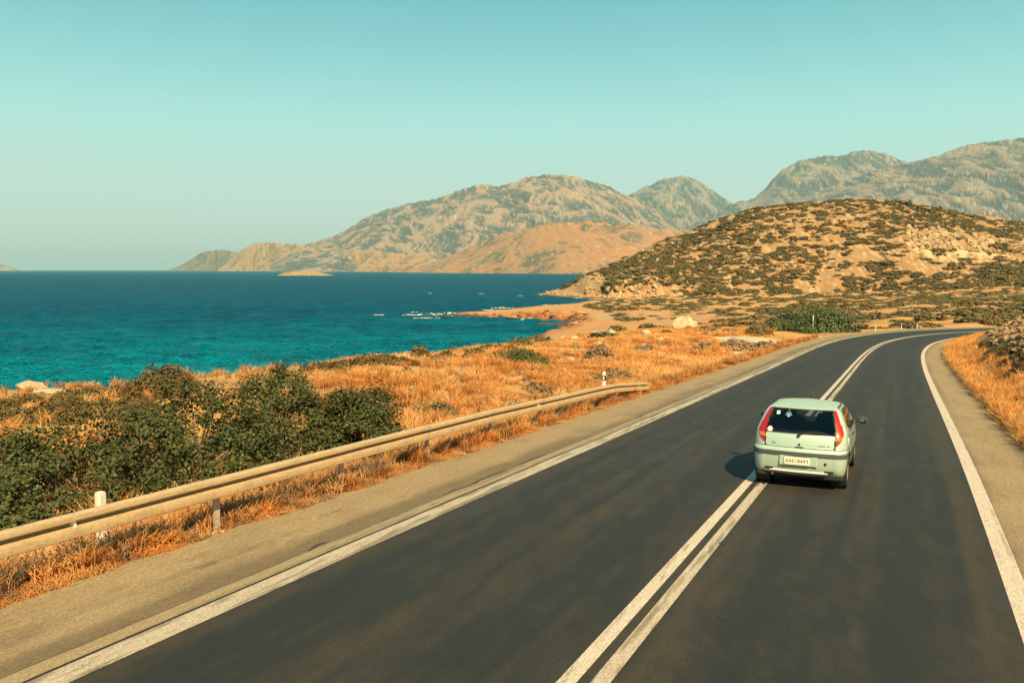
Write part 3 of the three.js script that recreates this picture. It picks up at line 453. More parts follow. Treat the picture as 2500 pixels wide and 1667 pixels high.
// ------------------------------------------------------------------ plants
function leafCloud(pts, leaf, seed, colours, { flat = 0 } = {}) { // two small triangles folded along the rib, per leaf
  const r = rng(seed), n = pts.length, P = new Float32Array(n * 12), N = new Float32Array(n * 12), C = new Float32Array(n * 12), I = new Uint32Array(n * 6); const a = new THREE.Vector3(), b = new THREE.Vector3(), c = new THREE.Vector3(), nn = new THREE.Vector3();
  for (let i = 0; i < n; i++) {
    const [x, y, z, ox, oy, oz] = pts[i]; nn.set(ox + (r() - .5) * 1.5, oy + (r() - .3) * 1.2 + flat, oz + (r() - .5) * 1.5).normalize(); a.set(r() - .5, r() - .5, r() - .5).cross(nn).normalize(); b.crossVectors(nn, a);
    const L = leaf * (.65 + .7 * r()), W = L * (.34 + .16 * r()), col = colours[Math.floor(r() * colours.length)], k = .75 + .5 * r();
    const q = [[-L * .5, 0, 0], [0, -W, L * .12], [L * .5, 0, -L * .05], [0, W, L * .12]];
    for (let v = 0; v < 4; v++) { c.set(x, y, z).addScaledVector(a, q[v][0]).addScaledVector(b, q[v][1]).addScaledVector(nn, q[v][2]); P.set([c.x, c.y, c.z], i * 12 + v * 3); N.set([nn.x, nn.y, nn.z], i * 12 + v * 3); C.set([col[0] * k, col[1] * k, col[2] * k], i * 12 + v * 3); }
    I.set([i * 4, i * 4 + 1, i * 4 + 2, i * 4, i * 4 + 2, i * 4 + 3], i * 6);
  }
  const g = new THREE.BufferGeometry(); g.setAttribute('position', new THREE.BufferAttribute(P, 3)); g.setAttribute('normal', new THREE.BufferAttribute(N, 3)); g.setAttribute('color', new THREE.BufferAttribute(C, 3)); g.setIndex(new THREE.BufferAttribute(I, 1)); return g;
}
const leafMat = new THREE.MeshPhysicalMaterial({ vertexColors: true, roughness: .7, side: THREE.DoubleSide, transmission: .18, thickness: 0, specularIntensity: .3 });
const farLeafMat = new THREE.MeshStandardMaterial({ vertexColors: true, roughness: .9, side: THREE.DoubleSide });
const barkMat = new THREE.MeshStandardMaterial({ color: lin(.16, .11, .07), roughness: .95 });
const HEDGE = [[.058, .075, .022], [.085, .09, .028], [.046, .064, .021], [.12, .108, .036], [.064, .08, .026], [.06, .076, .024], [.044, .058, .02], [.052, .07, .024]], GREENS = [[.058, .085, .028], [.075, .095, .032], [.045, .07, .026], [.095, .105, .035]], OLIVES = [[.13, .095, .030], [.15, .105, .033], [.10, .078, .026], [.17, .115, .038]], GREYS = [[.30, .19, .095], [.25, .16, .085], [.34, .21, .11], [.20, .145, .075]];
function shrubPoints(rx, ry, rz, clumps, per, seed, { csize = .28, dome = true, low = -.15, hollow = 0 } = {}) {
  const r = rng(seed), out = [], centres = [];
  for (let k = 0; k < clumps; k++) {
    let x, y, z, l; do { x = r() * 2 - 1; y = dome ? r() * (1 - low) + low : r() * 2 - 1; z = r() * 2 - 1; l = Math.hypot(x, y, z); } while (l > 1 || l < .35 + hollow);
    const push = mix(l, 1, .55) / l * (.86 + .22 * n3(x * 1.7 + seed, y * 1.7, z * 1.7) + .08 * r()); x *= push; y *= push; z *= push; centres.push([x * rx, y * ry, z * rz]);
    const cs = csize * (.6 + .8 * r());
    for (let i = 0; i < per; i++) { let a, b, c, m; do { a = r() * 2 - 1; b = r() * 2 - 1; c = r() * 2 - 1; m = Math.hypot(a, b, c); } while (m > 1 || m < .3); out.push([x * rx + a * cs, Math.max(.01, y * ry + b * cs * .8), z * rz + c * cs, a * .7 + x * .6, b * .7 + y * .6 + .2, c * .7 + z * .6]); }
  }
  return [out, centres];
}
function stems(centres, seed, count, r0, lean = .25) { const r = rng(seed), gs = []; const base = [...Array(3)].map(() => [(r() - .5) * lean, (r() - .5) * lean]);
  for (let k = 0; k < Math.min(count, centres.length); k++) { const c = centres[Math.floor(r() * centres.length)], b = base[k % 3]; const crv = new THREE.CatmullRomCurve3([new THREE.Vector3(b[0], -.15, b[1]), new THREE.Vector3(c[0] * .25 + b[0], c[1] * .4, c[2] * .25 + b[1]), new THREE.Vector3(c[0] * .7, c[1] * .75, c[2] * .7), new THREE.Vector3(...c)]); const g = new THREE.TubeGeometry(crv, 7, 1, 5); const p = g.attributes.position;
    for (let i = 0; i < p.count; i++) { const row = Math.floor(i / 6), t = row / 7, q = crv.getPointAt(t), w = r0 * (1 - .75 * t); p.setXYZ(i, q.x + (p.getX(i) - q.x) * w, q.y + (p.getY(i) - q.y) * w, q.z + (p.getZ(i) - q.z) * w); } gs.push(g); }
  const g = mergeGeometries(gs); g.computeVertexNormals(); return g; }
function shrub({ rx, ry, rz, clumps, per, leaf, csize, seed, colours, mat = leafMat, stem = .03, nstem = 14, hollow = 0, low, flat }) {
  const t = new THREE.Group(), [pts, cen] = shrubPoints(rx, ry, rz, clumps, per, seed, { csize, hollow, low });
  part(t, 'foliage', leafCloud(pts, leaf, seed + 1, colours, { flat }), mat, { kind: 'stuff' });
  if (stem) part(t, 'stem', stems(cen, seed + 2, nstem, stem), barkMat);
  return t;
}
function plant(t, name, v, turn, data, sink = .03) { t.position.set(v.x, landAt(v.x, v.z) - sink, v.z); t.rotation.y = turn; return put(t, name, data); }
{ // the long leafy hedge of shrubs behind the guardrail
  const berry = new THREE.MeshStandardMaterial({ color: lin(.42, .16, .03), roughness: .6 });
  const H = [
    [-.6, -12.3, 2.0, 1.05, 1.5, 'low leafy green shrub at the left end of the hedge'],
    [2.2, -12.0, 2.3, 1.4, 1.8, 'leafy green shrub behind the white post top, second in the hedge'],
    [5.3, -11.6, 2.4, 1.8, 1.9, 'broad leafy green shrub in the middle of the hedge'],
    [8.4, -11.3, 2.3, 2.35, 2.0, 'tall leafy green shrub, highest of the hedge'],
    [11.2, -11.3, 1.9, 2.45, 1.8, 'tall leafy green shrub against the orange grass'],
    [12.5, -9.9, 1.3, 2.0, 1.2, 'narrow pointed green shrub at the right end of the hedge'],
    [5.0, -14.2, 2.4, .95, 1.6, 'olive shrub rising behind the middle of the hedge']];
  H.forEach(([s, o, rx, ry, rz, label], k) => {
    const v = onRoad(s, o), t = shrub({ rx, ry, rz, clumps: 230, per: 92, leaf: .067, csize: .30, seed: 1000 + k * 17, colours: k === 6 ? [...HEDGE, ...OLIVES] : HEDGE, stem: .04, nstem: 16 });
    const r = rng(40 + k), fol = t.children[0].geometry.attributes.position, gs = []; // ripe berries and yellowed leaves
    for (let i = 0; i < 30; i++) { const q = Math.floor(r() * fol.count), g = new THREE.IcosahedronGeometry(.016 + .014 * r(), 0); g.translate(fol.getX(q), fol.getY(q), fol.getZ(q)); gs.push(g); }
    part(t, 'fruit', mergeGeometries(gs), berry, { kind: 'stuff' });
    plant(t, 'leafy_shrub', v, -headingAt(s) + Math.PI / 2, { label, category: 'shrub', group: 'shrubs of the hedge' });
  });
}
function pixelShrub(px, py, wpx, hpx, opt, name, label, group, dOver) { // base at the pixel, size from the pixel size at its distance
  const v = dOver ? pt(px, py, dOver) : hit(px, py); if (!v) { console.log('no ground at', px, py, label); return null; }
  const D = -v.z, m = D / FOCAL, rx = wpx * m / 2, ry = hpx * m;
  const t = shrub({ rx, ry, rz: rx * .8, clumps: 130, per: 36, leaf: Math.max(.07, D * .0022), csize: Math.max(.16, rx * .22), colours: OLIVES, seed: Math.floor(px * 7 + py), mat: D > 60 ? farLeafMat : leafMat, stem: .02 + rx * .01, nstem: 9, ...opt });
  return plant(t, name, v, 0, { label, category: 'shrub', ...(group ? { group } : {}) });
}
{
  // round wind-shaped tree with a visible trunk
  { const v = hit(398, 972) || pt(398, 972, 34), D = -v.z, m = D / FOCAL, t = new THREE.Group(); const [pts, cen] = shrubPoints(88 * m, 80 * m, 68 * m, 150, 44, 501, { csize: .30, low: .10, hollow: .2 });
    part(t, 'crown', leafCloud(pts, .085, 502, OLIVES), leafMat, { kind: 'stuff' }); part(t, 'trunk', stems(cen, 503, 16, .07, .5), barkMat);
    plant(t, 'small_tree', v, .3, { label: 'dark round windswept tree on the crest above the sea', category: 'tree' }); }
  pixelShrub(1026, 872, 46, 30, { colours: OLIVES }, 'round_shrub', 'small round bush alone on the skyline against the sea');
  pixelShrub(1462, 880, 74, 40, { colours: GREYS }, 'dry_shrub', 'round grey brown dry shrub in the orange grass');
  pixelShrub(1265, 888, 150, 38, { colours: GREENS }, 'spreading_shrub', 'low spreading dark green shrub in the orange grass');
  pixelShrub(990, 932, 54, 34, { colours: GREYS }, 'dry_shrub', 'small grey shrub left in the orange grass');
  pixelShrub(1065, 1022, 120, 40, { colours: [...GREYS, ...GREENS] }, 'dry_shrub', 'grey green low shrub just behind the guardrail');
  pixelShrub(1500, 928, 110, 24, { colours: GREYS }, 'dry_shrub', 'flat grey shrub beside the banded marker post');
  pixelShrub(1310, 958, 80, 22, { colours: GREYS }, 'dry_shrub', 'flat grey shrub in the grass left of the banded marker post');
  pixelShrub(1570, 862, 60, 20, { colours: GREYS }, 'dry_shrub', 'small grey shrub right of the round grey one');
  pixelShrub(1720, 858, 60, 22, { colours: GREYS }, 'dry_shrub', 'grey shrub near the pale gravel lay-by');
  pixelShrub(1800, 852, 90, 22, { colours: GREYS }, 'dry_shrub', 'long grey shrub in front of the pale gravel lay-by');
  pixelShrub(1865, 855, 60, 22, { colours: GREYS }, 'dry_shrub', 'grey shrub at the right end of the roadside grass');
  // big bush by the pole
  pixelShrub(2015, 808, 160, 56, { colours: GREENS, clumps: 260, per: 44 }, 'big_bush', 'big dark green bush behind the sign pole', null);
  pixelShrub(1935, 806, 150, 42, { colours: GREENS, clumps: 200, per: 40 }, 'big_bush', 'dark green bush joined to the left of the big bush');
  pixelShrub(1855, 818, 74, 24, { colours: OLIVES }, 'brown_bush', 'brownish bush left of the dark green bushes');
  pixelShrub(1747, 802, 22, 12, { colours: GREENS }, 'small_bush', 'tiny dark bush between the boulder and the brown bush');
  pixelShrub(1730, 816, 50, 16, { colours: GREYS }, 'dry_shrub', 'dry brown shrub below the tiny dark bush');
  pixelShrub(1785, 815, 40, 12, { colours: GREYS }, 'dry_shrub', 'dry brown shrub beyond the pale lay-by');
  pixelShrub(1628, 816, 26, 10, { colours: GREENS }, 'small_bush', 'tiny green bush left below the boulder');
  pixelShrub(1510, 812, 50, 16, { colours: OLIVES }, 'small_bush', 'olive bush at the edge of the orange ledge');
  pixelShrub(1580, 802, 40, 12, { colours: OLIVES }, 'dark_bush', 'dark bush on the orange scarp left of the boulder');
  // brush along the crest above the sea
  const r = rng(61); for (let k = 0; k < 26; k++) { const t = k / 25, px = 770 + 560 * t + (r() - .5) * 16, cy = interp([770, 1000, 1200, 1330], [908, 884, 858, 838], px) + (r() - .3) * 14; pixelShrub(px, cy, 60 + 30 * r(), (18 + 12 * r()) * (1 - .35 * t), { colours: OLIVES, clumps: 70, per: 30, stem: 0 }, 'crest_shrub', 'olive shrub in the brush line along the sea crest', 'brush along the crest'); }
  // dark brush on the left crest
  for (let k = 0; k < 22; k++) { const px = -20 + 340 * r() + 20, py = 972 + 60 * r() - .05 * (px - 150); pixelShrub(px, py, 90 + 40 * r(), 26 + 14 * r(), { colours: k % 4 ? OLIVES : [...OLIVES, [.16, .07, .025]], clumps: 70, per: 32, stem: 0 }, 'brush_shrub', 'brown olive shrub of the low brush left of the round tree', 'low brush on the left crest'); }
  // scrub on the bank at the right
  pixelShrub(2425, 792, 60, 20, { colours: OLIVES }, 'bank_shrub', 'dark shrub on top of the stony bank beside the bend');
  for (const [px, py, w, h] of [[2440, 866, 60, 20], [2482, 895, 80, 34], [2515, 905, 80, 40], [2410, 852, 40, 18], [2460, 875, 60, 24]]) pixelShrub(px, py, w, h, { colours: [[.12, .085, .038], [.16, .09, .035], [.085, .065, .03]], clumps: 80 }, 'bank_scrub', 'dark brown scrub on the lower face of the stony bank', 'scrub on the bank face');
}
{ // dry cushion plants scattered through the grass
  const r = rng(515), protos = [...Array(4)].map((_, k) => { const [pts] = shrubPoints(1, .62, 1, 46, 14, 3000 + k * 7, { csize: .26 }); return leafCloud(pts, .22, 3100 + k, k % 2 ? GREYS : [[.55, .30, .13], [.48, .26, .12], [.42, .26, .13], [.60, .36, .17]]); });
  let n = 0; for (let k = 0; k < 600 && n < 110; k++) { const s = 4 + 78 * r(), o = -9.2 - 30 * Math.pow(r(), 1.1), v = onRoad(s, o), D = -v.z, px = IMG_W / 2 + FOCAL * v.x / D; if (px < 780 || px > 1880 || D < 20 || D > 100) continue; const lay = layBy(v.x, D); if (lay > .25) continue;
    const m = new THREE.Mesh(protos[n % 4], farLeafMat), q = .28 + .34 * r() * r() + (D > 55 ? .2 : 0); m.scale.set(q * 1.2, q, q); m.rotation.y = r() * 6; m.position.set(v.x, landAt(v.x, v.z) - .04, v.z); put(m, 'cushion_plant', { label: 'dry brown cushion plant among the orange grass', category: 'plant', group: 'cushion plants in the grass' }); n++; }
}
console.log('shrubs');
// scrub of the hill and of the plain: the largest as things, the rest as one mass
{
  const variants = [...Array(6)].map((_, k) => { const [pts] = shrubPoints(1, .42, .75, 26, 13, 2000 + k * 9, { csize: .30 }); return leafCloud(pts, .30, 2100 + k, k % 2 ? OLIVES.map(c => [c[0] * .9, c[1] * .9, c[2] * .9]) : [...GREENS, OLIVES[2]].map(c => [c[0] * 1.5, c[1] * 1.15, c[2] * 1.1]), { flat: .5 }); });
  const r = rng(808), spots = [];
  for (let k = 0; k < 160000 && spots.length < 9000; k++) { // hill face
    const px = 1370 + 1330 * r(), t = Math.pow(r(), 1.25), D = interp([1370, 1494, 1700, 2600], [600, 520, 522, 492], px) + t * 140, X = (px - IMG_W / 2) / FOCAL * D, hh = hill(X, D); if (hh[1] < (px > 1650 ? .0 : .07) || hh[1] > 1.02) continue; if (coastDist(X, D) < 9) continue;
    const cl = fbm(X * .035, D * .05, 3) + .5 * n2b(X * .09, D * .09); if (cl < -.20 + .36 * n2(X * .012 + 2, D * .02) + .42 * n2b(X * .006 + 7, D * .011) - .25 * r()) continue;
    if (px > 2200 && px < 2540 && hh[1] > .2 && hh[1] < .5 && r() < .72) continue; if (px < 1475 && hh[1] < .55 && r() < .92) continue;
    spots.push([X, D, (r() < .55 ? .55 + .6 * r() : 1.1 + 2.4 * r() * r() + .5 * (cl + .4)) * (px > 2150 && r() < .04 ? 2 : 1), 0]);
  }
  const nh = spots.length;
  for (let k = 0; k < 40000 && spots.length < nh + 2600; k++) { // plain between the bend and the hill
    const px = 1430 + 1270 * r(), D = 118 + 400 * Math.pow(r(), .9), X = (px - IMG_W / 2) / FOCAL * D, cd = coastDist(X, D); if (cd < 12 || hill(X, D)[1] >= 0) continue; const [, o, , end] = nearRoad(X, D); if (!end && Math.abs(o) < 9.5) continue;
    if (px < 1750 && D < 330) { if (r() < .9) continue; } const cl = fbm(X * .03 + 9, D * .03, 3) + .5 * n2b(X * .08, D * .08); if (cl < -.22 + .15 * (D < 240 ? 1 : 0)) continue;
    spots.push([X, D, 1.0 + 2.0 * r() * r(), 1]);
  }
  const big = new Set(); for (const kind of [0, 1]) spots.map((s, i) => [s[2] / s[1], i, s[3]]).filter(s => s[2] === kind).sort((a, b) => b[0] - a[0]).slice(0, 200).forEach(s => big.add(s[1]));
  const inst = variants.map(g => []);
  spots.forEach(([X, D, w, kind], i) => {
    const g = i % 6, y = land(X, D), turn = (r() - .5) * .8, hgt = w * (.65 + .4 * r());
    const M = new THREE.Matrix4().compose(new THREE.Vector3(X, y - .1 * w, -D), new THREE.Quaternion().setFromEuler(new THREE.Euler(0, turn, 0)), new THREE.Vector3(w * 1.25, hgt, w * 1.05));
    if (big.has(i)) { const m = new THREE.Mesh(variants[g], farLeafMat); M.decompose(m.position, m.quaternion, m.scale); put(m, kind ? 'plain_shrub' : 'hill_shrub', kind ? { label: 'low olive shrub on the flat land between road and hill', category: 'shrub', group: 'shrubs on the flat land' } : { label: 'dark olive shrub growing on the dry headland hill', category: 'shrub', group: 'shrubs on the headland hill' }); }
    else inst[g].push(M);
  });
  { // pale outcrops between the shrubs, thickest on the quarried face at the right
    const ms = []; const e = new THREE.Euler();
    for (let k = 0; k < 9000 && ms.length < 1500; k++) { const px = 1400 + 1200 * r(), t = r(), D = interp([1370, 1494, 1700, 2600], [560, 520, 522, 492], px) + t * 135, X = (px - IMG_W / 2) / FOCAL * D, hh = hill(X, D); if (hh[1] < .02 || hh[1] > 1 || coastDist(X, D) < 3) continue; const scarZone = px > 2210 && px < 2420 && hh[1] > .30 && hh[1] < .50; const band = Math.abs(fbm(X * .03 + 60, D * .12, 3)); if (!scarZone && band > .05 && r() > .04) continue; if (!scarZone && r() < .4) continue; const q = scarZone ? .7 + 1.6 * r() * r() : .35 + .9 * r() * r(); e.set(r(), r() * 6, r()); ms.push(new THREE.Matrix4().compose(new THREE.Vector3(X, land(X, D) + .15 * q, -D), new THREE.Quaternion().setFromEuler(e), new THREE.Vector3(q * 1.5, q * (scarZone ? 1.3 : .8), q))); }
    for (let k = 0; k < 420; k++) { const px = 1335 + 330 * r(), u = (px - IMG_W / 2) / FOCAL; let D = 505; while (D < 640 && hill(u * D, D)[1] < 0) D += 1.5; D += 8 * r() * r(); const X = u * D, q = .5 + 1.5 * r() * r(); e.set(r(), r() * 6, r()); ms.push(new THREE.Matrix4().compose(new THREE.Vector3(X, land(X, D) - .1 * q, -D), new THREE.Quaternion().setFromEuler(e), new THREE.Vector3(q * 1.3, q, q))); }
    const om = new THREE.InstancedMesh(rockGeos[4], new THREE.MeshStandardMaterial({ color: lin(.44, .335, .205), map: grainTex, roughness: .95 }), ms.length); ms.forEach((m, k) => { om.setMatrixAt(k, m); const c = .65 + .5 * r(), w = r(); om.setColorAt(k, lin(c, c * (.97 - .2 * w * w), c * (.93 - .4 * w * w))); });
    put(om, 'hillside_rock', { kind: 'stuff', label: 'pale rock outcrops strewn over the headland hill', category: 'rock' });
  }
  const holder = new THREE.Group();
  inst.forEach((ms, g) => { const im = new THREE.InstancedMesh(variants[g], farLeafMat, ms.length); ms.forEach((m, k) => im.setMatrixAt(k, m)); im.name = 'scrub_mass'; im.userData.kind = 'stuff'; holder.add(im); });
  put(holder, 'hillside_scrub', { kind: 'stuff', label: 'thick olive scrub covering the headland hill and plain', category: 'scrub' });
}
// dry grass
{
  const blades = (seed, n, h, spread, lean) => { const r = rng(seed), P = [], I = [], N = []; for (let k = 0; k < n; k++) { const a = r() * 6.283, q = Math.sqrt(r()) * spread, x = Math.cos(a) * q, z = Math.sin(a) * q, H = h * (.55 + .6 * r()), b = r() * 6.283, L = lean * (.3 + r()) * H, w = .006 + .006 * r(), wx = Math.cos(b + 1.57) * w, wz = Math.sin(b + 1.57) * w, o = P.length / 3;
    const pts = [[0, 0, 1], [.35, .5, .9], [1, 1, .5]]; for (const [l, t, ww] of pts) { const X = x + Math.cos(b) * L * l * l, Z = z + Math.sin(b) * L * l * l, Y = H * t * (1 - .12 * l); P.push(X - wx * ww, Y, Z - wz * ww, X + wx * ww, Y, Z + wz * ww); for (let e = 0; e < 2; e++) N.push(Math.cos(b) * .35, .85, Math.sin(b) * .35); }
    I.push(o, o + 1, o + 2, o + 1, o + 3, o + 2, o + 2, o + 3, o + 4, o + 3, o + 5, o + 4); }
    const g = new THREE.BufferGeometry(); g.setAttribute('position', new THREE.Float32BufferAttribute(P, 3)); g.setAttribute('normal', new THREE.Float32BufferAttribute(N, 3)); g.setIndex(I); return g; };
  const mat = new THREE.MeshPhysicalMaterial({ color: 0xffffff, roughness: .75, side: THREE.DoubleSide, transmission: .25, thickness: 0, specularIntensity: .3 });
  const tufts = [blades(1, 64, .55, .22, .6), blades(2, 64, .42, .26, .9), blades(3, 40, .75, .18, .5)], low = blades(5, 80, .22, .30, .9);
  const r = rng(4242), put1 = [[], [], [], []];
  const COL = [[.84, .39, .075], [.86, .45, .11], [.78, .33, .05], [.88, .52, .17], [.70, .30, .055]];
  const add = (X, D, k, s, hs, tone) => { const y = land(X, D); put1[k].push([new THREE.Matrix4().compose(new THREE.Vector3(X, y - .02, -D), new THREE.Quaternion().setFromEuler(new THREE.Euler((r() - .5) * .2, r() * 6.28, (r() - .5) * .2)), new THREE.Vector3(s, s * hs, s)), tone]); };
  const tone = (dark = 0, pale = 0) => { const c = COL[Math.floor(r() * 5)], k = (.8 + .4 * r()) * (1 - dark); return mix3([c[0] * k, c[1] * k, c[2] * k], pale > 0 ? [.88, .58, .24] : [.62, .25, .06], clamp(Math.abs(pale)) * .6); };
  for (let k = 0; k < 26000; k++) { // field on the sea side
    const s = -6 + 96 * Math.pow(r(), 1.15), o = -8.4 - 46 * Math.pow(r(), 1.25), v = onRoad(s, o), X = v.x, D = -v.z; if (D < 8 || D > 105) continue; const px = IMG_W / 2 + FOCAL * X / D; if (px < -150) continue;
    const lay = layBy(X, D); if (lay > .3) continue; if (landRaw(X, D) < -11) continue;
    const cl = fbm(X * .11, D * .11, 3); if (cl < -.22 && r() < .8) continue; if (px < 760 && D > 21 && r() < .93) continue;
    const far = D / 30; add(X, D, Math.floor(r() * 3), (.75 + .5 * r()) * (D > 45 ? 1.1 : 1), (.42 + .45 * clamp(cl + .5)) * (D > 45 ? .8 : 1), tone(cl < 0 ? .12 : 0, 1.3 * fbm(X * .07 + 30, D * .07, 3)));
  }
  for (let k = 0; k < 9000; k++) { // lower sward toward the cove
    const px = 1330 + 560 * r(), D = 80 + 120 * r(), X = (px - IMG_W / 2) / FOCAL * D; if (coastDist(X, D) < 6) continue; const [, o, , end] = nearRoad(X, D); if (!end && o > -8.5) continue; const lay = layBy(X, D); if (lay > .3) continue; if (fbm(X * .06, D * .06, 3) < -.1 && r() < .8) continue;
    add(X, D, r() < .5 ? 1 : 3, 1.1 + .6 * r(), .75, tone());
  }
  for (let k = 0; k < 6200; k++) { // along the guardrail and the left verge
    const s = -9 + 100 * Math.pow(r(), 1.5), o = EDGE_L - .08 - 1.5 * Math.pow(r(), 1.3), v = onRoad(s, o); const cl = n2(s * .5, 3) + .4 * n2(s * 1.6, o); if (cl < -.1 && r() < .75) continue; const nearEdge = o > EDGE_L - .35;
    add(v.x, -v.z, nearEdge ? 3 : Math.floor(r() * 4), nearEdge ? .5 + .3 * r() : .7 + .3 * r(), .8, r() < .25 ? [.30, .17, .08] : tone(.05, -.55));
  }
  for (let k = 0; k < 10800; k++) { // right verge under and on the bank
    const s = -14 + 122 * r(), o = EDGE_R + .05 + 1.9 * Math.pow(r(), 1.15) , v = onRoad(s, o); const cl = n2(s * .35, 8) + .5 * n2(s * 1.3, o + 5); if (cl < -.4 && r() < .7) continue; const dark = o > EDGE_R + 1.9;
    add(v.x, -v.z, Math.floor(r() * 3), .75 + .45 * r(), .74, dark && r() < .5 ? [.26, .14, .05] : tone());
  }
  const holder = new THREE.Group();
  put1.forEach((ms, g) => { const im = new THREE.InstancedMesh(g < 3 ? tufts[g] : low, mat, ms.length); ms.forEach(([m, c], k) => { im.setMatrixAt(k, m); im.setColorAt(k, lin(...c)); }); im.name = 'grass_tufts'; im.userData.kind = 'stuff'; holder.add(im); });
  put(holder, 'dry_grass', { kind: 'stuff', label: 'tall dry orange grass on both sides of the road', category: 'grass' });
  // gravel along the asphalt edges
  const gm = new THREE.InstancedMesh(new THREE.IcosahedronGeometry(1, 0), new THREE.MeshStandardMaterial({ color: lin(.40, .29, .16), roughness: .95 }), 7000); let n = 0; const e = new THREE.Euler();
  for (let k = 0; k < 7000; k++) { const left = r() < .7, s = -8 + 110 * Math.pow(r(), 1.4), o = left ? EDGE_L - .02 - .75 * Math.pow(r(), 1.2) : EDGE_R - .1 + .6 * r(), v = onRoad(s, o), q = .008 + .034 * r() * r() * r(), y = o > EDGE_L && o < EDGE_R ? v.y : landAt(v.x, v.z); e.set(r() * 6, r() * 6, r() * 6); gm.setMatrixAt(n, new THREE.Matrix4().compose(new THREE.Vector3(v.x, y + q * .3, v.z), new THREE.Quaternion().setFromEuler(e), new THREE.Vector3(q * 1.4, q * .8, q))); const c = 1.0 + .7 * r(); gm.setColorAt(n, lin(c, c * .95, c * .9)); n++; }
  put(gm, 'gravel', { kind: 'stuff', label: 'pale gravel scattered along the asphalt edges', category: 'gravel' });
}
console.log('grass');
// ------------------------------------------------------------------ people: one continuous skin from tapered bones
function figure(bones, { res = 44, pad = .12, blend = .05 } = {}) { // bones: [ax,ay,az,ra, bx,by,bz,rb]
  const lo = new THREE.Vector3(1e9, 1e9, 1e9), hi = lo.clone().negate();
  for (const b of bones) for (const o of [0, 4]) { const r = b[o + 3] + pad; lo.min(new THREE.Vector3(b[o] - r, b[o + 1] - r, b[o + 2] - r)); hi.max(new THREE.Vector3(b[o] + r, b[o + 1] + r, b[o + 2] + r)); }
  const c = lo.clone().add(hi).multiplyScalar(.5), half = Math.max(hi.x - lo.x, hi.y - lo.y, hi.z - lo.z) / 2;
  const mc = new MarchingCubes(res, new THREE.MeshBasicMaterial(), false, false, 60000); mc.isolation = 0; const n = mc.size;
  for (let k = 0; k < n; k++) for (let j = 0; j < n; j++) for (let i = 0; i < n; i++) {
    const x = c.x + (i / n * 2 - 1) * half, y = c.y + (j / n * 2 - 1) * half, z = c.z + (k / n * 2 - 1) * half; let s = 0;
    for (const [ax, ay, az, ra, bx, by, bz, rb] of bones) { const dx = bx - ax, dy = by - ay, dz = bz - az, t = clamp(((x - ax) * dx + (y - ay) * dy + (z - az) * dz) / (dx * dx + dy * dy + dz * dz + 1e-9)); const d = Math.hypot(x - ax - dx * t, y - ay - dy * t, z - az - dz * t) - mix(ra, rb, t); s += Math.exp(-d / blend * 2.5); }
    mc.field[i + j * n + k * n * n] = Math.log(s + 1e-30) * blend / 2.5;
  }
  mc.update(); const g = new THREE.BufferGeometry(), cnt = mc.count; g.setAttribute('position', new THREE.BufferAttribute(mc.positionArray.slice(0, cnt * 3), 3)); g.setAttribute('normal', new THREE.BufferAttribute(mc.normalArray.slice(0, cnt * 3), 3)); g.scale(half, half, half); g.translate(c.x, c.y, c.z); let w = mergeVertices((g.deleteAttribute('normal'), g), 1e-4); w.computeVertexNormals(); return w;
}
const skin = new THREE.MeshStandardMaterial({ color: lin(.42, .24, .15), roughness: .6 });
{ // a bather standing in the shallow water of the cove
  const t = new THREE.Group(), px = 1367, D = (EYE - SEA_Y) * FOCAL / (815.2 - HORIZON), v = pt(px, 815, D);
  part(t, 'body', figure([[0, 0, 0, .09, .02, .42, 0, .11], [.17, 0, .03, .09, .15, .42, 0, .11], [.02, .44, 0, .13, .13, .44, 0, .13], [.08, .5, 0, .14, .08, .86, 0, .17], [-.08, .9, 0, .075, .24, .9, 0, .075], [-.1, .88, 0, .055, -.15, .6, .04, .045], [-.15, .6, .04, .045, -.14, .36, .1, .035], [.26, .88, 0, .055, .31, .6, .04, .045], [.31, .6, .04, .045, .3, .36, .1, .035], [.08, .94, 0, .06, .08, 1.04, 0, .055], [.08, 1.13, .01, .10, .08, 1.18, .01, .095]], { res: 56, blend: .03 }), skin);
  part(t, 'shirt', figure([[.08, .52, 0, .155, .08, .86, 0, .182], [-.06, .885, 0, .085, .22, .885, 0, .085]], { res: 30 }), white, { label: 'white shirt' });
  t.position.set(v.x, SEA_Y - .12, v.z); t.rotation.y = .6; put(t, 'person', { label: 'tiny person in a white top wading at the cove edge', category: 'person' });
}

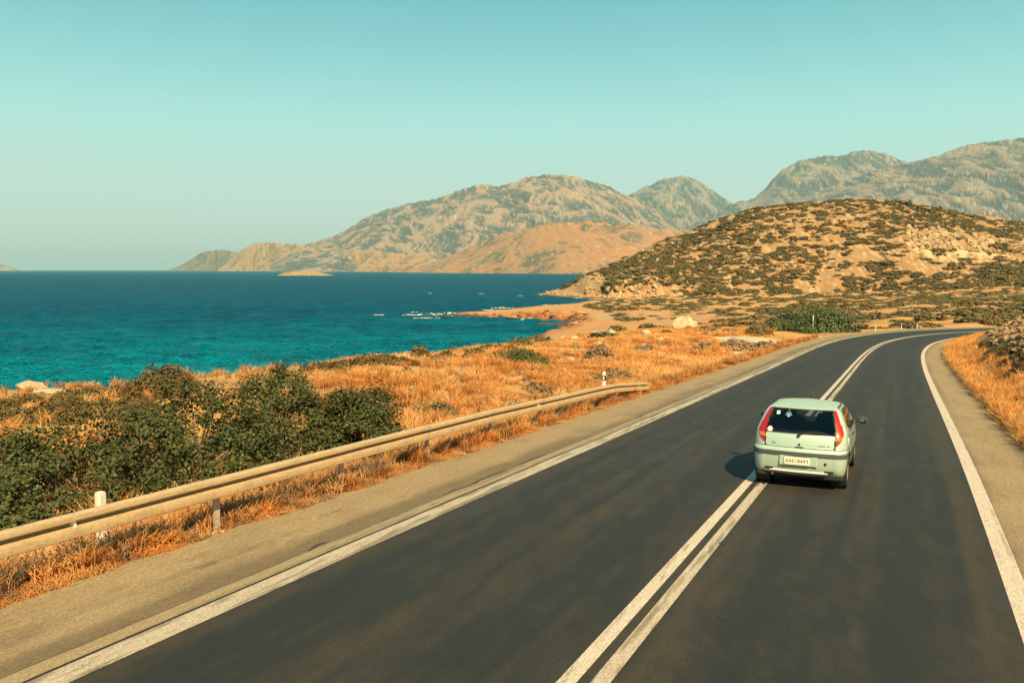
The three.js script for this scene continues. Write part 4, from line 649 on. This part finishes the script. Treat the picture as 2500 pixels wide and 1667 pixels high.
// ------------------------------------------------------------------ the car
{
  const car = new THREE.Group();
  const paint = new THREE.MeshPhysicalMaterial({ color: lin(.40, .535, .45), roughness: .38, metalness: .25, clearcoat: .8, clearcoatRoughness: .12 });
  const dustPaint = new THREE.MeshPhysicalMaterial({ color: lin(.41, .53, .43), roughness: .45, metalness: .15, clearcoat: .6, clearcoatRoughness: .25, map: grainTex });
  const trim = new THREE.MeshStandardMaterial({ color: lin(.055, .06, .058), roughness: .6 }), dark = new THREE.MeshStandardMaterial({ color: lin(.012, .013, .014), roughness: .8 });
  const glass = new THREE.MeshPhysicalMaterial({ color: lin(.34, .43, .44), roughness: .03, transmission: 1, thickness: 0, ior: 1.5 }), clear = new THREE.MeshPhysicalMaterial({ color: lin(.72, .78, .75), roughness: .03, transmission: 1, thickness: 0, ior: 1.5 });
  const red = new THREE.MeshPhysicalMaterial({ color: lin(.36, .004, .003), roughness: .35, clearcoat: .2, clearcoatRoughness: .05 }), amber = new THREE.MeshPhysicalMaterial({ color: lin(.62, .12, .012), roughness: .2, clearcoat: 1 }), clearLens = new THREE.MeshPhysicalMaterial({ color: lin(.16, .05, .05), roughness: .2, clearcoat: 1 });
  const rubber = new THREE.MeshStandardMaterial({ color: lin(.018, .018, .018), roughness: .85 }), hub = new THREE.MeshStandardMaterial({ color: lin(.55, .50, .40), roughness: .5, metalness: .4 }), fabric = new THREE.MeshStandardMaterial({ color: lin(.018, .020, .021), roughness: .95 }), chrome = new THREE.MeshStandardMaterial({ color: lin(.55, .55, .52), roughness: .25, metalness: .9 });
  // horizontal sections, from sill to roof: height, rear end, front end, half width, corner radius
  const Y = [.22, .27, .34, .44, .56, .66, .715, .735, .75, .80, .90, 1.00, 1.10, 1.20, 1.29, 1.36, 1.405, 1.435, 1.458, 1.473, 1.482];
  const ZR = [1.72, 1.80, 1.855, 1.885, 1.90, 1.90, 1.88, 1.845, 1.83, 1.825, 1.805, 1.765, 1.70, 1.63, 1.555, 1.475, 1.39, 1.27, 1.08, .85, .55];
  const ZF = [-1.72, -1.80, -1.86, -1.88, -1.88, -1.85, -1.80, -1.77, -1.74, -1.60, -1.25, -.94, -.76, -.60, -.44, -.30, -.18, -.06, .06, .18, .32];
  const WW = [.735, .775, .80, .818, .828, .83, .828, .825, .824, .824, .82, .808, .775, .735, .695, .655, .61, .55, .46, .34, .16];
  const RC = [.10, .14, .18, .21, .23, .23, .23, .23, .23, .235, .24, .24, .23, .22, .21, .20, .19, .18, .17, .15, .10];
  const at = (A, y) => smoothInterp(Y, A, y);
  const col = []; // perimeter: [segment, parameter]
  for (let i = 0; i < 84; i++) col.push(['rear', -1 + 2 * i / 84]); for (let i = 0; i < 18; i++) col.push(['cr', i / 18]); for (let i = 0; i < 150; i++) col.push(['right', i / 150]); for (let i = 0; i < 8; i++) col.push(['fr', i / 8]); for (let i = 0; i < 30; i++) col.push(['front', 1 - 2 * i / 30]); for (let i = 0; i < 8; i++) col.push(['fl', i / 8]); for (let i = 0; i < 150; i++) col.push(['left', i / 150]); for (let i = 0; i < 18; i++) col.push(['cl', i / 18]); col.push(['rear', -1]);
  const wide = (y, z) => at(WW, y) * (1 - .030 * ((z - .1) / 1.9) ** 2 - .05 * Math.max(0, (-z - .9) / 1) ** 2);
  function surf(seg, p, y) {
    const zr = at(ZR, y), zf = at(ZF, y), r = Math.min(at(RC, y), (zr - zf) * .3), rf = Math.min(r * 1.5, (zr - zf) * .3), bulge = .055 * Math.min(1, at(WW, y) / .6);
    const zs = zr - bulge - r, ze = zf + .08 + rf, wr = wide(y, zs), wf = wide(y, ze);
    if (seg === 'rear') return [p * (wr - r), y, zr - bulge * p * p];
    if (seg === 'cr') { const a = p * Math.PI / 2; return [wr - r + Math.sin(a) * r, y, zs + Math.cos(a) * r]; }
    if (seg === 'right') { const z = mix(zs, ze, p); return [wide(y, z), y, z]; }
    if (seg === 'fr') { const a = p * Math.PI / 2; return [wf - rf + Math.cos(a) * rf, y, ze - Math.sin(a) * rf]; }
    if (seg === 'front') return [p * (wf - rf), y, zf + .08 * p * p];
    if (seg === 'fl') { const a = p * Math.PI / 2; return [-(wf - rf) - Math.sin(a) * rf, y, ze - Math.cos(a) * rf]; }
    if (seg === 'left') { const z = mix(ze, zs, p); return [-wide(y, z), y, z]; }
    const a = p * Math.PI / 2; return [-(wr - r) - Math.cos(a) * r, y, zs + Math.sin(a) * r];
  }
  const rows = []; for (let y = .22; y < 1.40; y += .0105) rows.push(y); for (let y = 1.40; y <= 1.4825; y += .004) rows.push(Math.min(y, 1.482));
  const AX = [1.22, -1.24], WR = .30; // axles, wheel radius
  function region(x, y, z, seg) {
    for (const a of AX) if (Math.abs(x) > .5 && Math.hypot(z - a, y - WR) < .355) return null; // wheel arches
    const ax = Math.abs(x), rearish = seg === 'rear' || seg === 'cr' || seg === 'cl', sideish = seg === 'right' || seg === 'left' || seg === 'cr' || seg === 'cl';
    if (y < .735 && (z > 1.22 + .30 || z < -1.56)) { if (z > 0 && y > .60 && y < .675) return 'bumper_strip'; return 'bumper'; }
    if (y < .742 && z > 1.52) return null; // joint over the bumper
    if (y >= .742 && rearish && z > 1.0) {
      const inner = interp([.742, .80, .90, 1.0, 1.1, 1.2, 1.3, 1.40], [.60, .605, .61, .615, .605, .585, .56, .53], y); // tailgate and lamp boundary
      const outer = inner + interp([.80, .83, .90, 1.0, 1.1, 1.2, 1.3, 1.385], [.01, .05, .10, .118, .102, .08, .058, .04], y);
      if (y > .80 && y < 1.385 && ax > inner + .004 && ax < outer) return y > .90 && y < .965 && ax < inner + .10 ? 'amber' : y > .845 && y < .895 && ax < inner + .07 && x > 0 ? 'reverse' : 'lamp';
      if (Math.abs(ax - inner) < .009 && y < .995) return null; // tailgate joint
      if (Math.abs(ax - inner) < .013 && y < 1.385) return 'pillar';
      if (ax < inner - .004 && y > .985 && y < 1.385) return 'rear_window';
      if (ax < inner) return y < 1.40 ? 'tailgate' : 'roof';
      return 'body';
    }
    if (sideish && y > .995 && y < 1.375) { // side glass with a rising, rounded rear corner
      const zb = interp([.99, 1.06, 1.15, 1.25, 1.33, 1.38], [.96, 1.13, 1.20, 1.16, 1.06, .92], y), za = interp([.99, 1.38], [-.78, -.18], y);
      if (z < zb && z > za) { if (z < .36 && z > .31) return 'pillar'; return z > .33 ? 'quarter_window' : 'side_window'; }
    }
    if (seg === 'front' || seg === 'fr' || seg === 'fl') if (y > .97 && y < 1.36 && ax < .64) return 'windscreen';
    if (sideish && y > .30 && y < .995) { if (Math.abs(z - .40) < .008 || Math.abs(z + .86) < .008) return null; if (z < .40 && z > -.86) return y > .50 && y < .56 ? 'side_strip' : 'door'; if (z < .85 && z > .4 && y > .50 && y < .56) return 'side_strip'; }
    if (sideish && y > .995 && y < 1.375 && z < .40 && z > -.86) return 'body';
    if (y > 1.40) return (seg === 'right' || seg === 'left') && y < 1.424 && z < 1.25 && z > -.1 ? 'roof_strip' : 'roof';
    return 'body';
  }
  { // sort the shell's faces into panels
    const nc = col.length, nr = rows.length, P = new Float32Array(nc * nr * 3), U = new Float32Array(nc * nr * 2); for (let j = 0; j < nr; j++) for (let i = 0; i < nc; i++) { const p = surf(col[i][0], col[i][1], rows[j]); P.set(p, (j * nc + i) * 3); U.set([p[0] + p[2], p[1]], (j * nc + i) * 2); }
    const full = [], sets = {};
    for (let j = 0; j < nr - 1; j++) for (let i = 0; i < nc - 1; i++) { const a = j * nc + i, b = a + 1, c = a + nc, d = c + 1, t = [a, b, c, b, d, c]; full.push(...t); const m = [0, 1, 2].map(k => (P[a * 3 + k] + P[b * 3 + k] + P[c * 3 + k] + P[d * 3 + k]) / 4); const rg = region(...m, col[i][0]); if (rg) { const key = ['side_window', 'quarter_window', 'door', 'lamp', 'amber', 'pillar', 'side_strip'].includes(rg) ? rg + (m[0] > 0 ? '+' : '-') : rg === 'bumper' ? rg + (m[2] > 0 ? '+' : '-') : rg; (sets[key] ||= []).push(...t); } }
    const g0 = new THREE.BufferGeometry(); g0.setAttribute('position', new THREE.BufferAttribute(P, 3)); g0.setIndex(full); g0.computeVertexNormals(); const N = g0.attributes.normal;
    // the seam column gets one shared normal
    for (let j = 0; j < nr; j++) { const a = j * nc, b = a + nc - 1, n = new THREE.Vector3(N.getX(a) + N.getX(b), N.getY(a) + N.getY(b), N.getZ(a) + N.getZ(b)).normalize(); N.setXYZ(a, n.x, n.y, n.z); N.setXYZ(b, n.x, n.y, n.z); }
    const panel = (idx, off) => { const map = new Map(), p = [], n = [], u = [], I = idx.map(v => { if (!map.has(v)) { map.set(v, p.length / 3); for (let k = 0; k < 3; k++) { p.push(P[v * 3 + k] + N.array[v * 3 + k] * off); n.push(N.array[v * 3 + k]); } u.push(U[v * 2], U[v * 2 + 1]); } return map.get(v); }); const g = new THREE.BufferGeometry(); g.setAttribute('position', new THREE.Float32BufferAttribute(p, 3)); g.setAttribute('normal', new THREE.Float32BufferAttribute(n, 3)); g.setAttribute('uv', new THREE.Float32BufferAttribute(u, 2)); g.setIndex(I); return g; };
    const MAT = { bumper: paint, bumper_strip: trim, lamp: red, amber, reverse: clearLens, rear_window: glass, side_window: clear, quarter_window: glass, windscreen: clear,  tailgate: paint, door: paint, roof: dustPaint, roof_strip: trim, pillar: trim, side_strip: trim, body: paint };
    const NAME = { lamp: 'tail_lamp', amber: 'indicator_lens', reverse: 'reversing_lens' };
    const made = {};
    for (const [key, idx] of Object.entries(sets)) { const k = key.replace(/[+-]$/, ''), off = k === 'lamp' ? .010 : k === 'amber' || k === 'reverse' ? .012 : k === 'bumper_strip' || k === 'side_strip' ? .012 : 0; const par = k === 'amber' ? null : car; if (k !== 'amber' && k !== 'reverse') made[key] = part(par, NAME[k] || k, panel(idx, off), MAT[k]); else made[key] = [k, panel(idx, off)]; }
    for (const s of ['+', '-']) part(made['lamp' + s], 'indicator_lens', made['amber' + s][1], amber); part(made['lamp+'], 'reversing_lens', made.reverse[1], clearLens);
    // dark inner shell, seen through the joints and round the windows
    { // the crown of the roof
      const top = []; for (let i = 1; i < nc - 2; i++) top.push((nr - 1) * nc, (nr - 1) * nc + i, (nr - 1) * nc + i + 1); part(made.roof, 'roof_crown', panel(top, 0), dustPaint); }
    const inner = []; for (let j = 0; j < nr - 1; j++) for (let i = 0; i < nc - 1; i++) { const a = j * nc + i, m = [0, 1, 2].map(k => P[a * 3 + k]); const rg = region(...m, col[i][0]); if (m[1] < .97 && !(rg === null && Math.abs(m[0]) > .5 && AX.some(q => Math.hypot(m[2] - q, m[1] - WR) < .36))) inner.push(a, a + 1, a + nc, a + 1, a + nc + 1, a + nc); }
    part(car, 'inner_shell', panel(inner, -.016), dark);
    // lips round glass and lamps
    const tube = (pts, r, n = 60) => new THREE.TubeGeometry(new THREE.CatmullRomCurve3(pts), n, r, 6);
    const rearPt = (x, y, off = 0) => { const zr = at(ZR, y), r = at(RC, y), wr = wide(y, zr - .055 - r) - r; if (Math.abs(x) <= wr) { const p = surf('rear', x / wr, y); return new THREE.Vector3(p[0], p[1], p[2] + off); } const a = Math.asin(clamp((Math.abs(x) - wr) / r, 0, 1)), p = surf('cr', a / Math.PI * 2, y); return new THREE.Vector3(Math.sign(x) * p[0], p[1], p[2] + off); };
    part(made.rear_window, 'seal', tube([-.60, -.3, 0, .3, .60].map(x => rearPt(x, .985, .004)), .008), trim);
    part(made.rear_window, 'seal', tube([-.53, -.27, 0, .27, .53].map(x => rearPt(x, 1.388, .004)), .010), trim);
    // wiper
    const arm = tube([[-.02, .955], [.05, 1.0], [.16, 1.028], [.30, 1.03], [.45, 1.02]].map(([x, y]) => rearPt(x, y, .028)), .010, 24); const wp = part(car, 'rear_wiper', arm, dark); part(wp, 'pivot', (() => { const g = new THREE.CylinderGeometry(.024, .03, .05, 14); g.rotateX(Math.PI / 2); const q = rearPt(-.02, .95, .012); g.translate(q.x, q.y, q.z); return g; })(), dark); part(wp, 'blade', tube([[.06, .998], [.25, 1.016], [.47, 1.006]].map(([x, y]) => rearPt(x, y, .016)), .008, 16), dark);
    // lock, badges, stickers, plate
    const lock = new THREE.CylinderGeometry(.020, .020, .014, 18); lock.rotateX(Math.PI / 2); { const q = rearPt(0, .80, .006); lock.translate(q.x, q.y, q.z); } part(car, 'lock', lock, dark);
    const draw = (w, h, fn) => { const c = document.createElement('canvas'); c.width = w; c.height = h; const x = c.getContext('2d'); fn(x, w, h); const t = new THREE.CanvasTexture(c); t.colorSpace = THREE.SRGBColorSpace; return t; };
    const decal = (cx, cy, w, h, mat, off = .004) => { const g = new THREE.PlaneGeometry(w, h, 6, 2), p = g.attributes.position; for (let i = 0; i < p.count; i++) { const q = rearPt(cx + p.getX(i), cy + p.getY(i), off); p.setXYZ(i, q.x, q.y, q.z); } g.computeVertexNormals(); return [g, mat]; };
    const flat = (w, h, fn) => new THREE.MeshStandardMaterial({ map: draw(w, h, fn), roughness: .4, transparent: true });
    part(car, 'badge', ...decal(.42, .80, .21, .05, flat(256, 64, (x, w, h) => { x.clearRect(0, 0, w, h); x.fillStyle = '#5c6257'; x.font = 'italic bold 50px serif'; x.textBaseline = 'middle'; x.fillText('Punto', 6, 34, 170); x.fillRect(206, 16, 32, 32); x.fillStyle = '#aab5a0'; x.fillRect(218, 22, 5, 20); x.fillRect(227, 22, 5, 20); })));
    part(car, 'badge', ...decal(-.44, .80, .13, .045, flat(192, 64, (x, w, h) => { x.clearRect(0, 0, w, h); x.fillStyle = '#63685c'; x.font = 'bold 34px sans-serif'; x.fillText('PUNTO', 8, 30, 170); x.fillRect(30, 42, 120, 10); })));
    part(car, 'sticker', ...decal(-.42, 1.315, .06, .055, flat(64, 64, (x) => { x.fillStyle = '#cfe6e4'; x.fillRect(0, 0, 64, 64); x.fillStyle = '#2b6f86'; x.fillRect(10, 22, 44, 20); x.fillStyle = '#cfe6e4'; x.fillRect(34, 26, 8, 12); })), { label: 'small square sticker' });
    part(car, 'sticker', ...decal(-.23, 1.315, .13, .13, flat(128, 128, (x) => { x.clearRect(0, 0, 128, 128); x.strokeStyle = '#7fb3c0'; x.lineWidth = 7; x.beginPath(); x.moveTo(64, 8); x.lineTo(118, 92); x.lineTo(10, 92); x.closePath(); x.stroke(); x.fillStyle = '#7fb3c0'; x.fillRect(40, 64, 48, 16); x.fillRect(54, 44, 20, 12); x.fillStyle = '#c9dcdc'; x.fillRect(42, 104, 44, 14); })), { label: 'triangular sticker' });
    part(car, 'sticker', ...decal(-.535, 1.03, .11, .11, flat(128, 128, (x) => { x.clearRect(0, 0, 128, 128); x.fillStyle = '#f0e6da'; x.beginPath(); x.arc(64, 64, 58, 0, 7); x.fill(); x.strokeStyle = '#d8452f'; x.lineWidth = 10; x.beginPath(); x.arc(64, 64, 52, 0, 7); x.stroke(); x.fillStyle = '#d98a6a'; x.fillRect(40, 58, 48, 14); })), { label: 'round white sticker with red rim' });
    // plate in its recess
    const rec = new RoundedBoxGeometry(.66, .17, .03, 2, .012); rec.translate(-.0, .515, 1.893); part(car, 'plate_recess', rec, paint);
    const plate = new RoundedBoxGeometry(.45, .118, .014, 2, .006); plate.translate(-.02, .515, 1.918); const pl = part(car, 'number_plate', plate, new THREE.MeshStandardMaterial({ color: lin(.55, .48, .40), roughness: .5 }));
    const face = new THREE.PlaneGeometry(.435, .10); face.translate(-.02, .518, 1.9285); part(pl, 'plate_print', face, new THREE.MeshStandardMaterial({ roughness: .45, map: draw(512, 118, (x, w, h) => { x.fillStyle = '#e8dccb'; x.fillRect(0, 0, w, h); x.fillStyle = '#e6a86a'; x.fillRect(214, 26, 34, 80); x.fillStyle = '#15120e'; x.font = 'bold 106px sans-serif'; x.textBaseline = 'middle'; x.textAlign = 'center'; x.fillText('ANE', 112, 62, 190); x.fillText('8491', 376, 62, 250); x.fillRect(222, 22, 14, 14); }) }));
    const lip = new RoundedBoxGeometry(.44, .012, .016, 2, .005); lip.translate(-.02, .452, 1.925); part(pl, 'plate_holder', lip, white);
    // bumper details: fog lamp recess, tow eye, pale lower lip
    for (const x of [-.52, .52]) { const g = new RoundedBoxGeometry(.16, .05, .05, 3, .018); const q = rearPt(x, .345, -.012); g.rotateY(x * .35); g.translate(q.x, q.y, q.z); part(car, 'lower_vent', g, dark); }
    { const g = new THREE.CylinderGeometry(.024, .024, .03, 16); g.rotateX(Math.PI / 2); const q = rearPt(.46, .49, -.004); g.translate(q.x, q.y, q.z); part(car, 'tow_cap', g, dark); }
    { const g = tube([-.5, -.25, 0, .25, .5].map(x => rearPt(x, .315, .012)), .020, 40); part(car, 'lower_lip', g, white); }
    { const g = new RoundedBoxGeometry(.14, .018, .014, 2, .005); const q = rearPt(0, .752, .006); g.translate(q.x, q.y, q.z); part(car, 'tailgate_handle', g, dark); }
    { const g = new RoundedBoxGeometry(.16, .022, .02, 2, .006); g.translate(0, 1.345, 1.452); part(car, 'brake_lamp', g, new THREE.MeshStandardMaterial({ color: lin(.18, .05, .04), roughness: .4 })); }
    // fuel flap, door handle, mirrors, aerial
    { const y = .83, z = 1.30, x = wide(y, z) + .001; const g = new THREE.TorusGeometry(.075, .006, 8, 30); g.rotateY(Math.PI / 2); g.scale(1, 1.15, .9); g.translate(x - .004, y, z); part(car, 'fuel_flap', g, new THREE.MeshPhysicalMaterial({ color: lin(.66, .72, .58), roughness: .3, clearcoat: 1 })); }
    for (const s of [1, -1]) { const g = new RoundedBoxGeometry(.03, .035, .17, 3, .014); g.translate(s * (wide(.86, .22) + .006), .86, .22); part(made['door' + (s > 0 ? '+' : '-')], 'door_handle', g, dark);
      const mg = new THREE.SphereGeometry(1, 20, 14); mg.scale(.105, .075, .075); mg.translate(s * .945, 1.02, -.62); const mir = part(car, 'wing_mirror', mg, trim); const st = new RoundedBoxGeometry(.12, .035, .06, 2, .012); st.translate(s * .84, .99, -.62); part(mir, 'mirror_arm', st, trim); const gl = new THREE.CircleGeometry(1, 24); gl.scale(.085, .055, 1); gl.translate(s * .945, 1.02, -.556); part(mir, 'mirror_glass', gl, new THREE.MeshStandardMaterial({ color: lin(.16, .18, .2), roughness: .08, metalness: 1 })); }
    { const g = new THREE.CylinderGeometry(.006, .010, .05, 8); g.translate(0, 1.51, -.1); const ae = part(car, 'aerial', g, dark); const b = new THREE.CylinderGeometry(.02, .026, .03, 12); b.translate(0, 1.485, -.1); part(ae, 'aerial_base', b, dark); }
    // wheels and housings
    for (const z of AX) for (const s of [1, -1]) {
      const tyreProf = [[.19, -.085], [.255, -.09], [.288, -.082], [.30, -.06], [.30, .06], [.288, .082], [.255, .09], [.19, .085]].map(p => new THREE.Vector2(...p));
      const ty = new THREE.LatheGeometry(tyreProf, 40); ty.rotateZ(-Math.PI / 2); const wheel = new THREE.Group(); wheel.name = 'wheel'; wheel.position.set(s * .725, WR, z); car.add(wheel); part(wheel, 'tyre', ty, rubber);
      const rp = [[.0, .055], [.06, .06], [.10, .045], [.15, .05], [.19, .075], [.205, .082], [.20, .03], [.0, .02]].map(p => new THREE.Vector2(...p)); const rim = new THREE.LatheGeometry(rp, 36); rim.rotateZ(-Math.PI / 2 * s); part(wheel, 'wheel_cover', rim, hub);
      for (let k = 0; k < 7; k++) { const a = k / 7 * 6.283, g = new RoundedBoxGeometry(.012, .035, .05, 1, .005); g.translate(s * .064, .125, 0); g.rotateX(a); part(wheel, 'vent_slot', g, dark); }
      const hs = new THREE.CylinderGeometry(.36, .36, .26, 32, 1, true); hs.rotateZ(Math.PI / 2); hs.translate(s * .66, WR, z); part(car, 'wheel_housing', hs, dark);
    }
    { const g = new RoundedBoxGeometry(1.5, .10, 3.5, 2, .03); g.translate(0, .235, 0); part(car, 'floor_pan', g, dark); const p = new THREE.CylinderGeometry(.022, .022, .2, 14); p.rotateX(Math.PI / 2); p.translate(-.45, .25, 1.78); part(car, 'exhaust_pipe', p, trim); }
    // inside
    const seat = (x, z, w) => { const g = new THREE.Group(); g.name = 'seat'; car.add(g); const b = new RoundedBoxGeometry(w, .60, .13, 4, .05); b.rotateX(-.22); b.translate(x, .82, z); part(g, 'backrest', b, fabric); const c = new RoundedBoxGeometry(w, .13, .50, 4, .05); c.translate(x, .50, z - .27); part(g, 'cushion', c, fabric); for (const hx of w > 1 ? [-.36, .36] : [0]) { const h = new RoundedBoxGeometry(.25, .17, .09, 4, .04); h.translate(x + hx, 1.22, z + .085); part(g, 'headrest', h, fabric); } };
    seat(-.37, .0, .50); seat(.37, .0, .50); seat(0, .98, 1.22);
    { const g = new RoundedBoxGeometry(1.18, .02, .42, 2, .008); g.translate(0, .965, 1.42); part(car, 'parcel_shelf', g, fabric); const d = new RoundedBoxGeometry(1.4, .22, .40, 3, .06); d.translate(0, .88, -.86); part(car, 'dashboard', d, fabric); const w = new THREE.TorusGeometry(.18, .016, 8, 30); w.rotateX(-.5); w.translate(-.37, .90, -.55); part(car, 'steering_wheel', w, dark); const m = new RoundedBoxGeometry(.20, .06, .02, 2, .008); m.translate(0, 1.28, -.40); part(car, 'inside_mirror', m, dark); const l = new RoundedBoxGeometry(1.5, .02, 3.2, 2, .008); l.translate(0, .30, 0); part(car, 'cabin_floor', l, fabric); }
  }
  const sC = 14.2, oC = .87, s0 = onRoad(sC - 1.22 * 1.06, oC), s1 = onRoad(sC + 1.24 * 1.06, oC);
  const fwd = s1.clone().sub(s0).normalize(), mid = s0.clone().add(s1).multiplyScalar(.5);
  car.scale.set(1.10, 1.12, 1.10); car.rotation.order = 'YXZ'; car.rotation.y = Math.atan2(-fwd.x, -fwd.z) + .0; car.rotation.x = Math.asin(fwd.y); car.position.copy(mid); car.position.y += .004;
  put(car, 'car', { label: 'pale green three door hatchback driving along the centre line', category: 'car' });
  // the driver, seen as a dark shape over the seat
  const dr = new THREE.Group(); const shirt = new THREE.MeshStandardMaterial({ color: lin(.10, .11, .12), roughness: .9 }), hair = new THREE.MeshStandardMaterial({ color: lin(.03, .022, .016), roughness: .9 });
  part(dr, 'body', figure([[-.37, .62, -.16, .15, -.37, 1.0, -.12, .17], [-.55, 1.02, -.12, .075, -.19, 1.02, -.12, .075], [-.57, 1.0, -.12, .06, -.60, .78, -.3, .048], [-.60, .78, -.3, .048, -.50, .93, -.52, .035], [-.17, 1.0, -.12, .06, -.13, .78, -.3, .048], [-.13, .78, -.3, .048, -.24, .93, -.52, .035], [-.42, .62, -.2, .09, -.44, .64, -.58, .07], [-.30, .62, -.2, .09, -.28, .64, -.58, .07], [-.37, 1.05, -.12, .06, -.37, 1.16, -.13, .055], [-.37, 1.24, -.15, .088, -.37, 1.29, -.14, .092], [-.37, 1.22, -.24, .015, -.37, 1.24, -.25, .014]], { res: 60, blend: .035 }), shirt);
  part(dr, 'hair', figure([[-.37, 1.27, -.115, .094, -.37, 1.31, -.13, .09]], { res: 24 }), hair);
  dr.position.copy(car.position); dr.rotation.copy(car.rotation); dr.scale.copy(car.scale); put(dr, 'person', { label: 'driver in dark clothes at the wheel of the green car', category: 'person' });
}
console.log('car');


renderer.render(scene, camera);
